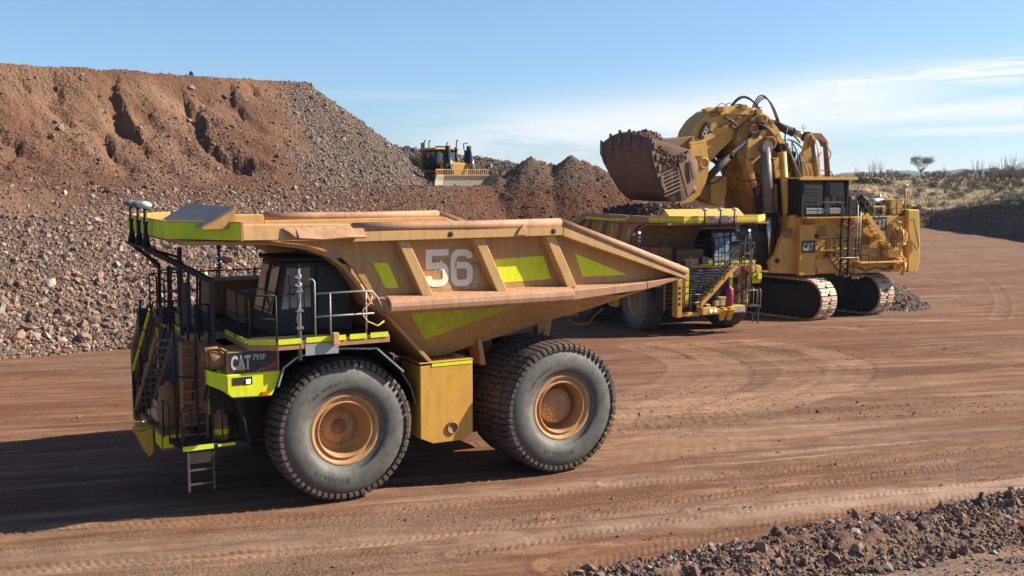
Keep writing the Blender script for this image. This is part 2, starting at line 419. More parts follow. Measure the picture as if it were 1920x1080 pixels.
for pts, hw, pale, lug in TR:
    pl = smooth_poly([gp(*p) for p in pts])
    D, S, sg = seg_field(pl)
    D = D + .06 * fbm(X * 1.2, Y * 1.2, 3)
    m = 1 - sst(hw * .8, hw * 1.15, D)
    wob = .65 + .35 * sst(-.35, .1, fbm(S * .23 + hw * 31, D * .5, 3))
    pitch = .19 if hw < .6 else .42; lp = np.sin((S + np.abs(D * sg) * .8) / pitch * 2 * math.pi); ch = sst(-.2, .5, lp) * (1 - .6 * sst(hw * .15, hw * .3, D) * (1 - sst(hw * .35, hw * .5, D)))
    Z -= m * (.02 + .55 * lug * ch * wob)
    Z += (.03 if hw < .6 else .010) * np.exp(-((D - hw * 1.15) / .13) ** 2)
    cc = cp if pale > .35 else np.array((.40, .24, .15))
    col = col + (cc - col) * (m * pale * wob * (.75 + .25 * ch))[..., None]
    if lug > .01: col = col * (1 - .14 * (m * (1 - ch) * wob))[..., None]
    grav *= (1 - .7 * m)
for (px, py, L_, w_, s_) in [(1445, 862, 3.0, .10, .9), (1610, 838, 4.0, .14, .75), (1000, 915, 5, .3, .45), (1745, 868, 1.2, .1, .6), (1500, 905, .8, .08, .7), (1230, 590, 2.5, .3, .0),
                             (1690, 600, 4.0, .5, .75), (1560, 614, 2.0, .4, .8), (1250, 975, 7, .55, .55), (1600, 940, 8, .6, .6), (1850, 910, 7, .5, .6), (1800, 680, 8, .25, .5), (100, 910, 6, .12, .5), (1650, 680, 5, .3, .5),
                             (700, 1010, 9, .5, .35), (150, 1040, 6, .4, .3), (1500, 800, 8, .35, .4), (1780, 810, 6, .3, .35), (120, 880, 3, .1, .4)]:
    c = gp(px, py); a = R(16) if py > 640 else R(-12); dx = X - c[0]; dy = Y - c[1]
    u = dx * math.cos(a) + dy * math.sin(a); v = -dx * math.sin(a) + dy * math.cos(a)
    k = np.exp(-(u / L_) ** 4 - ((v + .12 * fbm(X * .8, Y * .8, 3)) / w_) ** 2) * (.55 + .45 * sst(-.3, .3, fbm(X * 1.5, Y * 4, 4)))
    col = col + (np.array((.60, .43, .33)) - col) * (k * s_)[..., None]
col *= (1 + .22 * fbm(X * 2.2, Y * 2.2, 4))[..., None]
# foreground windrow
B0 = gp(1000, 1100); B1 = gp(1990, 915); bd = (B1 - B0) / np.hypot(*(B1 - B0)); bn = np.array((bd[1], -bd[0]))   # bn points to the camera
def berm_h(x, y):
    t = (x - B0[0]) * bd[0] + (y - B0[1]) * bd[1]; s = (x - B0[0]) * bn[0] + (y - B0[1]) * bn[1]
    s = s + .25 * fbm(x * .5, y * .5, 3)
    prof = np.clip(np.minimum(s / .75, (2.25 - s) / .9), 0, 1); prof = prof * prof * (3 - 2 * prof)
    return (.42 + .16 * fbm(x * .45 + 5, y * .45, 3)) * prof * sst(-14, -2, t + 12), s
bh, bs = berm_h(X, Y)
bh = bh * (Y < 60)
Z += bh * (1 + .35 * fbm(X * 2.5, Y * 2.5, 4))
nearm = (sst(-.1, .5, bs) * (Y < 60))
col = col + (np.array((.22, .13, .082)) - col) * nearm[..., None]
col = col + (np.array((.33, .235, .17)) - col) * (sst(2.1, 2.8, bs) * (Y < 60) * .8)[..., None]
grav = np.maximum(grav, nearm)
ground = tag(grid_obj('ground', X, Y, Z, np.clip(col, .01, .9), M['ground'], grav), 'rutted red dirt floor of the mine pit', None, None, 'structure')
rr = np.array([60, 200, 600, 2000, 9000.]); aa = np.linspace(0, 2 * math.pi, 65); RR, AA = np.meshgrid(rr, aa, indexing='ij')
cfar = np.ones((*RR.shape, 3)) * np.array((.36, .24, .15))
tag(grid_obj('ground', RR * np.cos(AA), RR * np.sin(AA) + 10, np.full(RR.shape, -2.2), cfar, M['ground'], np.zeros(RR.shape)), 'dirt plain reaching the horizon', None, None, 'structure')
def ground_z(x, y):
    x = np.asarray(x, float); y = np.asarray(y, float)
    return gz(y) + .05 * fbm(x * .12, y * .12, 4) + .02 * fbm(x * 1.1, y * 1.1, 4)
# stones on the floor and along the windrow
rg = np.random.default_rng(3)
n = 27000; t = rg.random(n) * 26 - 6; s = rg.random(n) ** .9 * 2.6 - .15; x = B0[0] + bd[0] * t + bn[0] * s; y = B0[1] + bd[1] * t + bn[1] * s
sz = np.clip(.0235 * np.exp(rg.normal(0, .62, n)), .012, .17); h, _ = berm_h(x, y)
rocks('windrow_rocks', np.stack([x, y, ground_z(x, y) + h + sz * .25], -1), sz, np.concatenate([GREYST, REDST * 1.1, REDST * 1.3, REDST * 1.3]), rg, 'loose rocks heaped in a low windrow beside the haul road')
n = 16000; t = rg.random(n) * 22 - 2; s = 2.2 + rg.random(n) * 6; x = B0[0] + bd[0] * t + bn[0] * s; y = B0[1] + bd[1] * t + bn[1] * s
sz = np.clip(.016 * np.exp(rg.normal(0, .55, n)), .009, .09)
rocks('foreground_gravel', np.stack([x, y, ground_z(x, y) + sz * .3], -1), sz, GREYST, rg, 'fine grey gravel on the near side of the windrow')
n = 110000; y = 16 * (78 / 16) ** rg.random(n); x = (rg.random(n) * 1.24 - .62) * y
XA_ = x * math.cos(ang) + y * math.sin(ang); YA_ = -x * math.sin(ang) + y * math.cos(ang)
dn = fbm(XA_ * .11 + 40, YA_ * 1.3, 5, .6) + .5 * fbm(x * .25, y * .25, 3); k = rg.random(n) < np.clip(.0 + 2.6 * dn, .02, 1)
_, s_ = berm_h(x, y); k &= ~((s_ > -.1) & (y < 40)); x = x[k]; y = y[k]; n = len(x)
sz = np.clip(.0095 * np.exp(rg.normal(0, .55, n)) * (y / 26) ** .5, .006, .085)
rocks('floor_pebbles', np.stack([x, y, ground_z(x, y) - .01 + sz * .3], -1), sz, REDST * 1.25, rg, 'small red brown pebbles scattered over the haul road')

# ------------------------------------------------------------------ the waste dump: a bench with a high tip behind it
A0 = np.array((-23.4, 48.7)); tu = np.array((.733, .68)); tn = np.array((-.68, .733))
def ts(x, y): return (x - A0[0]) * tu[0] + (y - A0[1]) * tu[1], (x - A0[0]) * tn[0] + (y - A0[1]) * tn[1]
GUL = [([(210, 147), (222, 175), (238, 206)], .7, 1.1), ([(238, 218), (265, 250), (293, 282), (317, 298), (331, 333)], .7, .9), ([(368, 195), (380, 234), (416, 274), (455, 294)], .9, 1.5), ([(455, 294), (495, 302), (530, 329), (534, 353)], .6, .9),
       ([(428, 159), (435, 183), (455, 203)], .55, 1.0), ([(471, 159), (479, 171)], .4, .7), ([(495, 246), (530, 262)], .5, .7), ([(44, 139), (55, 210)], .6, .6), ([(8, 238), (28, 246), (16, 297)], .6, .8), ([(71, 333), (87, 357)], .5, .8), ([(99, 131), (119, 190)], .7, .7),
       ([(214, 258), (238, 282), (269, 298)], .5, .7), ([(277, 206), (293, 226)], .5, .6), ([(150, 300), (175, 330)], .5, .5), ([(340, 250), (352, 280)], .5, .5)]
def slope_pt(px, py):
    r = ray(px, py); d = 60.
    for _ in range(40):
        x, y, z = r[0] * d, r[1] * d, CAMH + r[2] * d; t, s = ts(x, y)
        zz = 15.6 - .74 * (27 - s); d += (z - zz) * .9 / 1.2 if z > zz else (z - zz) * .9 / 1.2
        d = min(max(d, 40), 120)
    return ts(r[0] * d, r[1] * d)
GULW = [([slope_pt(*p) for p in pts], w, dp) for pts, w, dp in GUL]
def dump_z(t, s, x, y, detail=True):
    base = gz(y)
    wig = 1.0 * fbm(t * .09, s * .05 + 3, 3)
    sb = s + wig * .6
    db = np.hypot(np.clip(10.6 - sb, 0, None), np.clip(t - 44, 0, None))
    lip = 7.05 + .12 * fbm(t * .3, s * .3, 3)
    bench = lip - .715 * db
    inner = sst(11.5, 13.5, sb) * (1 - sst(41, 43, t))
    bench = bench - inner * (1.0 * sst(16, 24, t) + .3)
    du = np.hypot(np.clip(27 + .8 * wig - s, 0, None), np.clip(t - 33.2 - .25 * wig, 0, None))
    up = 15.75 - .745 * du
    crest = np.minimum(up, 15.62 + .10 * fbm(t * .5, s * .5, 3))
    z = np.maximum(bench, crest)
    soft = np.exp(-((bench - crest) / .5) ** 2) * .12; z = z + soft
    for (cx, cy, ch) in ((1.45, 86, 9.42), (4.75, 86.3, 9.55), (3.15, 86.4, 8.95), (5.7, 86.2, 9.2), (6.7, 86, 8.8), (7.6, 85.6, 8.2), (2.3, 86.2, 9.1), (.3, 85.4, 8.4), (-1.0, 84.4, 7.8)):
        d = np.hypot(x - cx, y - cy)
        z = np.maximum(z, ch - .74 * d * (1 + .10 * fbm(np.arctan2(y - cy, x - cx) * 1.8 + cx, d * .1, 3)))
    if detail:
        uf = sst(.4, 2.5, z - 6.6) * sst(.0, 1.6, 15.75 - z) * sst(-2, 3, 36 - t)
        left = sst(29, 18, t)
        g = np.abs(fbm((t + .5 * s) * .15, s * .06 + 5, 4)); z = z - uf * left * 1.2 * np.clip(.36 - g, 0, 1) ** 1.2 * 2.2
        z = z + uf * left * .45 * fbm(t * .5 + s * .3, s * .3, 4)
        for pl, w, dp in GULW:
            D = np.full(t.shape, 1e9); sg = np.zeros(t.shape)
            for a, b in zip(pl[:-1], pl[1:]):
                dx, dy = b[0] - a[0], b[1] - a[1]; l = math.hypot(dx, dy); ux, uy = dx / l, dy / l
                q = np.clip((t - a[0]) * ux + (s - a[1]) * uy, 0, l); ex = t - a[0] - q * ux; ey = s - a[1] - q * uy; r = np.hypot(ex, ey)
                kk = r < D; D = np.where(kk, r, D); sg = np.where(kk, np.sign(ex), sg)
            e = D * sg + .95 * fbm(t * .8, s * .8, 5, .65)
            z = z - .6 * dp * uf * (.45 + 1.1 * sst(-.4, .4, fbm(t * .3 + 7, s * .3, 3))) * np.where(e < 0, np.exp(-(e / (w * 1.9)) ** 2), np.exp(-(e / (w * .3)) ** 2))
        z = z + (.10 + .12 * left * uf) * fbm(t * 1.3, s * 1.3, 4) + .07 * fbm(t * 3.1, s * 3.1, 3)
    z = np.maximum(z, base - .6 - .02 * np.abs(s))
    return z
tt = np.linspace(-42, 72, 620); ss = np.concatenate([np.linspace(-1.5, 34, 250), np.linspace(34.6, 75, 30)])
Td, Sd = np.meshgrid(tt, ss, indexing='ij'); Xd = A0[0] + tu[0] * Td + tn[0] * Sd; Yd = A0[1] + tu[1] * Td + tn[1] * Sd
Zd = dump_z(Td, Sd, Xd, Yd)
kg = sst(-1.5, 2, Td - 24 - .5 * (Sd - 13) + 2 * fbm(Td * .2, Sd * .2, 4)) * sst(6.6, 7.6, Zd)      # grey scree at the right end of the tip
low = sst(6.6, 5.6, Zd) * sst(27, 18, Td + 3 * fbm(Td * .15, Sd * .15, 3))
soil = np.array((.25, .120, .064)); red = np.array((.165, .074, .042)); grey = np.array((.22, .15, .11)); tan = np.array((.40, .22, .125))
cD = soil + (red - soil) * (sst(-.1, .4, fbm(Td * .12 + 3, Sd * .12, 6, .65)) * .85)[..., None]
cD = cD + (tan - cD) * (sst(.0, .4, fbm(Td * .22 + .1 * Sd, Sd * .06, 5, .62)) * .7 * sst(6.8, 8, Zd))[..., None]
cD = cD + (red - cD) * ((1 - low) * sst(7.6, 6.9, Zd) * .75)[..., None]
conem = sst(11, 9, np.hypot(Xd - 3, Yd - 85)) * sst(-4, 0, Xd + 2); cD = cD + (red * 1.25 - cD) * conem[..., None]
pal = np.exp(-((Td - slope_pt(335, 183)[0]) / 3.2) ** 2 - ((Sd - slope_pt(335, 183)[1] + .25 * (Td - slope_pt(335, 183)[0])) / 1.0) ** 2); cD = cD + (np.array((.48, .29, .18)) - cD) * (pal * .8)[..., None]
pinkb = sst(5.2, 5.8, Zd) * sst(7.6, 7.0, Zd) * sst(9, 3, Td); cD = cD + (np.array((.40, .235, .16)) - cD) * (pinkb * .8)[..., None]
cD = cD + (grey - cD) * np.clip(kg + low * (1 - pinkb), 0, 1)[..., None]
gr = np.clip(kg + low + .25 + .5 * sst(-.1, .4, fbm(Td * .15, Sd * .15, 4)), 0, 1) * (1 - .7 * pinkb) * (1 - .8 * conem)
tag(grid_obj('hill', Xd, Yd, Zd, cD, M['slope'], gr), 'tall brown waste dump with eroded face behind the haul trucks', None, None, 'structure')
def scatter_dump(name, n, fpos, size, pal, label, keep=None, seed=5, sink=.2):
    rg = np.random.default_rng(seed); t, s = fpos(rg, n); x = A0[0] + tu[0] * t + tn[0] * s; y = A0[1] + tu[1] * t + tn[1] * s
    z = dump_z(t, s, x, y); k = z > gz(y) - .15
    if keep is not None: k &= keep(rg, t, s, z)
    t, s, x, y, z = t[k], s[k], x[k], y[k], z[k]; sz = size(rg, len(t), s)
    rocks(name, np.stack([x, y, z + sz * sink], -1), sz, pal, rg, label)
scatter_dump('scree_rocks', 78000, lambda r, n: (r.random(n) * 40 - 12, r.random(n) ** 1.1 * 11.5 - .9), lambda r, n, s: np.clip(.044 * np.exp(r.normal(0, .62, n)) * (1.3 - .05 * s), .025, .55), STONE,
             'pale grey and pink loose rock covering the lower slope', lambda r, t, s, z: r.random(len(t)) < np.clip(1.1 - .9 * sst(5.4, 6.0, z) * sst(12, 4, t) - .8 * sst(20, 30, t) - .75 * sst(.25, .6, fbm(t * .2, s * .08, 3)), .02, 1), 5)
scatter_dump('bench_rocks', 26000, lambda r, n: (r.random(n) * 40 + 13, r.random(n) * 12 - .5), lambda r, n, s: np.clip(.034 * np.exp(r.normal(0, .55, n)), .018, .28), REDST * np.array((1.2, 1.0, .85)),
             'dark red brown rocks tipped over the bench edge', lambda r, t, s, z: z > 3.0, 6)
scatter_dump('tip_scree', 26000, lambda r, n: (r.random(n) * 34 + 14, r.random(n) * 20 + 12), lambda r, n, s: np.clip(.062 * np.exp(r.normal(0, .5, n)), .04, .3), GREYST,
             'grey scree on the right end of the high dump', lambda r, t, s, z: (r.random(len(t)) < .12 + .95 * sst(-1.5, 2, t - 24 - .5 * (s - 13) + 2 * fbm(t * .2, s * .2, 4))) & (z > 6.6), 7)
scatter_dump('tip_rocks', 24000, lambda r, n: (r.random(n) * 46 - 14, r.random(n) * 17 + 10), lambda r, n, s: np.clip(.036 * np.exp(r.normal(0, .65, n)), .02, .3), np.concatenate([STONE[:2], REDST * 1.15, REDST * 1.15]),
             'loose brown rocks lying on the face of the high dump', lambda r, t, s, z: r.random(len(t)) < .10 + .9 * sst(.0, .35, fbm(t * .15, s * .15, 4)) * sst(13.5, 10, z) + .7 * sst(9.5, 7.5, z) - 2 * (z > 14.9), 8)
# distant spoil ridge
xs = np.linspace(-60, 13, 180); yy = np.linspace(96, 150, 90); Xr, Yr = np.meshgrid(xs, yy, indexing='ij')
crest = np.interp(Xr, [-45, -13, -9, -6, -3, 0, 5, 12, 60], [11.1, 10.85, 10.4, 9.95, 9.5, 9.1, 7.6, -1, -2]) + .25 * fbm(Xr * .3, Yr * .05, 4)
Zr = np.minimum(crest, 6.2 + .55 * (Yr - 102)) + .18 * fbm(Xr * .7, Yr * .7, 4); Zr = np.where(Yr > 130, Zr, Zr); Zr = np.where(Yr < 98, np.minimum(4.5, Zr), Zr)
cr = np.ones((*Xr.shape, 3)) * np.array((.13, .10, .085)) * (1 + .4 * fbm(Xr * .5, Yr * .5, 4))[..., None]
tag(grid_obj('hill', Xr, Yr, Zr, cr, M['slope'], np.ones(Xr.shape)), 'dark gravel ridge behind the bulldozer', None, None, 'structure')
rg = np.random.default_rng(9); n = 5000; x = rg.random(n) * 34 - 20; y = rg.random(n) * 16 + 101
cz = np.minimum(np.interp(x, [-45, -13, -9, -6, -3, 0, 5, 12, 60], [11.1, 10.85, 10.4, 9.95, 9.5, 9.1, 7.6, -1, -2]) + .25 * fbm(x * .3, y * .05, 4), 6.2 + .55 * (y - 102)) + .18 * fbm(x * .7, y * .7, 4)
rocks('ridge_rocks', np.stack([x, y, cz + .05], -1), np.clip(.10 * np.exp(rg.normal(0, .5, n)), .05, .5), GREYST * .8, rg, 'dark grey rubble covering the distant ridge')
# gravel pile behind the excavator tracks
def pile_z(x, y):
    ax, ay, bx, by = 21.0, 79.0, 26.5, 77.0; l = math.hypot(bx - ax, by - ay); ux, uy = (bx - ax) / l, (by - ay) / l
    q = np.clip((x - ax) * ux + (y - ay) * uy, 0, l); d = np.hypot(x - ax - q * ux, y - ay - q * uy) + .3 * fbm(x * .6, y * .6, 3)
    return -1.5 + np.clip(2.75 * (1 - .15 * q / l) - .62 * d, -.3, None)
xs = np.linspace(15, 33, 120); yy = np.linspace(71, 86, 100); Xp, Yp = np.meshgrid(xs, yy, indexing='ij'); Zp = pile_z(Xp, Yp) + .06 * fbm(Xp * 2, Yp * 2, 3)
cpile = np.ones((*Xp.shape, 3)) * np.array((.15, .115, .10))
tag(grid_obj('gravel_pile', Xp, Yp, Zp, cpile, M['slope'], np.ones(Xp.shape)), 'pile of grey gravel behind the excavator tracks', 'gravel pile')
rg = np.random.default_rng(10); n = 9000; x = rg.random(n) * 17 + 15.5; y = rg.random(n) * 13 + 71; z = pile_z(x, y); k = z > -1.62; x, y, z = x[k], y[k], z[k]; n = len(x)
rocks('pile_gravel', np.stack([x, y, z + .03], -1), np.clip(.075 * np.exp(rg.normal(0, .4, n)), .04, .22), GREYST * 1.1, rg, 'grey stones covering the gravel pile behind the tracks')

# ------------------------------------------------------------------ desert beyond the pit: bank, grassland, mountains
def bank_s(x, y):
    """signed distance-like value behind the foot of the bank"""
    P = [gp(1600, 428), gp(1735, 428), gp(1830, 440), gp(1925, 455), gp(2050, 490), gp(2300, 560)]
    P = [np.array((-80., P[0][1] + 12)), np.array((P[0][0], P[0][1]))] + P[1:]
    D = np.full(x.shape, 1e9); S = np.zeros(x.shape)
    for a, b in zip(P[:-1], P[1:]):
        d = b - a; l = np.hypot(*d); ux, uy = d / l; q = np.clip((x - a[0]) * ux + (y - a[1]) * uy, 0, l)
        ex = x - a[0] - q * ux; ey = y - a[1] - q * uy; r = np.hypot(ex, ey); k = r < D - 1e-6
        D = np.where(k, r, D); S = np.where(k, np.sign(ux * ey - uy * ex), S)
    return D * S
def bank_top(x, y):
    az = x / y       # height of the top of the cut along the pit edge
    return np.interp(az, [.28, .33, .36, .395, .43, .455, .485, .6], [5.6, 5.4, 3.2, 1.9, 2.6, 3.8, 4.4, 4.6])
def desert_z(x, y):
    s = bank_s(x, y) + 1.5 * fbm(x * .08, y * .08, 4)
    bt = bank_top(x, y) + .35 * fbm(x * .1, y * .1, 3)
    z = -1.7 + np.clip(s, -2, None) * .75
    back = bt + (7.45 - bt) * sst(0, 95, s - (bt + 1.7) / .75) + .5 * fbm(x * .025, y * .025, 4)
    back = back - .0009 * np.clip(y - 320, 0, 1e4)
    return np.minimum(z, back), s, bt
yy = np.concatenate([np.geomspace(95, 420, 330), np.geomspace(430, 3500, 50)]); uu = np.linspace(-.25, .75, 420)
Yb, Ub = np.meshgrid(yy, uu, indexing='ij'); Xb = Ub * Yb; Zb, Sb, Bt = desert_z(Xb, Yb)
Zb = Zb + .12 * fbm(Xb * .5, Yb * .5, 4)
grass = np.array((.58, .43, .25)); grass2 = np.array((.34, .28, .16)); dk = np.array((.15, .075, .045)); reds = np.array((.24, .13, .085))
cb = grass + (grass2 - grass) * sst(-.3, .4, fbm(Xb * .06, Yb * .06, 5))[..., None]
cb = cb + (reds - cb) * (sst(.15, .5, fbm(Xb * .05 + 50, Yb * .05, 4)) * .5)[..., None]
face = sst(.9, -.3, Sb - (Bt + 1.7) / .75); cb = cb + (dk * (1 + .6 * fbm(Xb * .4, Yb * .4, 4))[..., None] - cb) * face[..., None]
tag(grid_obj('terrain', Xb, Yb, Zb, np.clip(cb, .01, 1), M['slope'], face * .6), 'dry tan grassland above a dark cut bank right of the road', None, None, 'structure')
# ------------------------------------------------------------------ haul truck (x forward, y left, z up)
def pP(t, y, r): return (r * math.cos(t), y, r * math.sin(t))
def tyre_mesh():
    b = MB()
    prof = [(-.40, .82), (-.50, .92), (-.565, 1.15), (-.57, 1.33), (-.53, 1.50), (-.46, 1.61), (-.28, 1.655), (0, 1.67), (.28, 1.655), (.46, 1.61), (.53, 1.50), (.57, 1.33), (.572, 1.24), (.566, 1.14), (.54, 1.03), (.532, 1.02), (.527, 1.03), (.50, .92), (.43, .83), (.40, .82)]
    b.lathe(prof, n=96)
    b.m = 1; n = 62
    for k in range(n):
        t0 = 2 * math.pi * k / n + random.uniform(-.006, .006); w = 2 * math.pi / n * .70 * random.uniform(.93, 1.06); dr = random.uniform(-.012, .006)
        for s in (-1, 1):
            def bl(ta, tb, ya, yb, ra, rb, base, sk):
                q = [pP(ta, s * ya, base), pP(tb, s * ya, base), pP(tb + sk, s * yb, base), pP(ta + sk, s * yb, base), pP(ta, s * ya, ra + dr), pP(tb, s * ya, ra + dr), pP(tb + sk, s * yb, rb + dr), pP(ta + sk, s * yb, rb + dr)]
                b.hexa(q if s < 0 else [q[i] for i in (1, 0, 3, 2, 5, 4, 7, 6)])
            o = 0 if s > 0 else math.pi / n
            bl(t0 + o, t0 + o + w, .20, .50, 1.745, 1.725, 1.60, w * .35)
            bl(t0 + o + w * .35, t0 + o + w * 1.3, .49, .565, 1.715, 1.655, 1.56, 0)
            if s > 0: bl(t0 - w * .2, t0 + w * .9, -.17, .17, 1.76, 1.76, 1.6, w * .25)
    return b
def rim_mesh(front):
    b = MB()
    b.lathe([(.40, .84), (.455, .885), (.475, .87), (.46, .80), (.42, .775), (.40, .72), (.43, .705), (.445, .68), (.42, .655), (.36, .65)] +
            ([(.0, .60), (-.04, .52), (-.03, .40), (.0, .36), (.0, .18), (-.02, .15), (-.02, .001)] if front else [(-.12, .62), (-.16, .5), (-.16, .001)]) + [], n=72)
    b.lathe([(-.40, .82), (-.45, .88), (-.3, .82), (.3, .82), (.40, .84)], n=48)
    return b
def hub_mesh(front):
    b = MB()
    if front:
        b.lathe([(-.02, .19), (.03, .185), (.06, .15), (.06, .05), (.09, .045), (.09, .001)], n=32)
        for k in range(24):
            t = 2 * math.pi * k / 24; b.cyl((.44 * math.cos(t), -.06, .44 * math.sin(t)), (.44 * math.cos(t), .0, .44 * math.sin(t)), .022, n=6)
    else:
        b.lathe([(-.16, .50), (.14, .47), (.18, .44), (.19, .20), (.20, .12), (.23, .11), (.23, .001)], n=48)
        for k in range(20):
            t = 2 * math.pi * k / 20; b.cyl((.39 * math.cos(t), .17, .39 * math.sin(t)), (.39 * math.cos(t), .21, .39 * math.sin(t)), .02, n=6)
    return b
def lettering_mesh():
    b = MB()
    def arc(word, r, phi_c, step, h, w):
        for i, ch in enumerate(word):
            p = phi_c + (i - (len(word) - 1) / 2) * step
            yy = .574 if r > 1.15 else .565
            put_text(b, ch, (-r * math.sin(p), yy, r * math.cos(p)), (-math.cos(p), 0, -math.sin(p)), (-math.sin(p), 0, math.cos(p)), w * (.35 if ch in 'I/' else 1), h, .02)
    arc('MICHELIN', 1.235, R(0), R(5.6), .125, .095); arc('50/80R57', 1.19, R(135), R(5.0), .09, .075)
    return b

_meshes = {}
def shared(key, mb, name, mat, parent):
    """first use builds the mesh, later uses share it"""
    if key not in _meshes:
        o = mb().build(name, mat, parent); _meshes[key] = o.data; return o
    o = bpy.data.objects.new(name, _meshes[key]); COL.objects.link(o); o.parent = parent; return o
def wheel(root, x, y, z, side, front, rot):
    w = shared(('rim', front), lambda: rim_mesh(front), 'wheel', M['rimp'], root)
    w.location = (x, y, z); w.rotation_euler = (0, rot, 0 if side > 0 else math.pi)
    shared('tyre', tyre_mesh, 'tyre', [M['rubber'], M['tread']], w)
    shared(('hub', front), lambda: hub_mesh(front), 'hub', M['brown'] if front else M['rimp'], w)
    shared('let', lettering_mesh, 'lettering', M['sidetext'], w)
    return w
M['rimp'] = paint('dusty rim paint', (.55, .29, .10), .6, .5, (.38, .18, .09))
def mir(pts, s): return [(p[0], p[1] * s, p[2]) for p in pts]
def hex2(b, lo, hi, s):
    p = lo + hi
    p = mir(p, s); b.hexa(p if s > 0 else [p[i] for i in (1, 0, 3, 2, 5, 4, 7, 6)])
BSEC = [(-1.15, 4.55, 3.30, 3.25), (-1.75, 3.75, 3.31, 2.85), (-2.35, 3.06, 3.32, 2.5), (-3.9, 3.42, 3.33, 2.5), (-5.7, 3.84, 3.34, 2.6), (-7.3, 4.22, 3.36, 2.9), (-9.85, 5.02, 3.72, 3.62)]
def belly_pt(X, v):
    for a, b in zip(BSEC[:-1], BSEC[1:]):
        if X <= a[0] and X >= b[0]:
            q = (a[0] - X) / (a[0] - b[0]); zb = a[1] + (b[1] - a[1]) * q; wt = a[2] + (b[2] - a[2]) * q; wb = a[3] + (b[3] - a[3]) * q
            zt = 4.62 if X > -8 else 4.62 + (-8 - X) / 1.85 * .45
            return (X, wt + (wb - wt) * v, zt + (zb - zt) * v), zt, zb
def cat_logo(b, o, ux, uy, w, h, d, parent, name='logo', words=None, third=None):
    """black plate with white CAT letters and the yellow triangle"""
    o = Vector(o); ux = Vector(ux); uy = Vector(uy); n = ux.cross(uy)
    t = MB(); put_text(t, 'CAT', o + n * d, ux, uy, w, h, .035); t.build('lettering', M['decaltxt'], parent)
    q = MB(); q.add([o + n * (d + .004) + ux * (-.20 * w) - uy * .53 * h, o + n * (d + .004) + ux * (.20 * w) - uy * .53 * h, o + n * (d + .004) - uy * .12 * h], [(0, 1, 2)])
    q.build('triangle', M['cattri'], parent)
    return t
def stencil56(body, dx=0, dz=0, y0=3.402, y1=3.414, mat='number', name='number'):
    b = MB(); T = .17
    # 5: outline built of blocks, 0.62 wide, 0.95 high
    def ring(x0, z0, path, w):
        n = len(path); L = []; Rr = []
        for i, p in enumerate(path):
            a = Vector(path[max(i - 1, 0)]); c = Vector(path[min(i + 1, n - 1)]); p = Vector(p)
            d1 = (p - a).normalized() if i > 0 else (c - p).normalized(); d2 = (c - p).normalized() if i < n - 1 else d1
            t = (d1 + d2).normalized(); nn = Vector((-t.y, t.x)); k = w / 2 / max(.5, nn.dot(Vector((-d1.y, d1.x))))
            L.append(p + nn * k); Rr.append(p - nn * k)
        for i in range(n - 1):
            q = [L[i], L[i + 1], Rr[i + 1], Rr[i]]
            vs = [(x0 + dx - v.x, y0, z0 + dz + v.y) for v in q] + [(x0 + dx - v.x, y1, z0 + dz + v.y) for v in q]
            b.add(vs, [(0, 1, 2, 3), (7, 6, 5, 4), (0, 4, 5, 1), (1, 5, 6, 2), (2, 6, 7, 3), (3, 7, 4, 0)])
    W, H, w = .62, .93, .165; h = w / 2
    def arcpts(cx, cy, r, a0, a1, n=6): return [(cx + r * math.cos(R(a0 + (a1 - a0) * i / n)), cy + r * math.sin(R(a0 + (a1 - a0) * i / n))) for i in range(n + 1)]
    r = .15
    five = [(W, H - h), (h, H - h), (h, .52), (W - r - h, .52)] + arcpts(W - r - h, .52 - r, r, 90, 0) + arcpts(W - r - h, h + r, r, 0, -90) + arcpts(h + r, h + r, r, -90, -180)[0:] + [(h, .27)]
    ring(-2.10, 5.12, five, w)
    six = arcpts(W - r - h, H - h - r, r, 0, 90) + arcpts(h + r, H - h - r, r, 90, 180) + arcpts(h + r, h + r, r, 180, 270) + arcpts(W - r - h, h + r, r, -90, 0) + arcpts(W - r - h, .53 - r, r, 0, 90) + [(h + .02, .53)]
    ring(-2.78, 5.10, six, w)
    return b.build(name, M[mat], body)
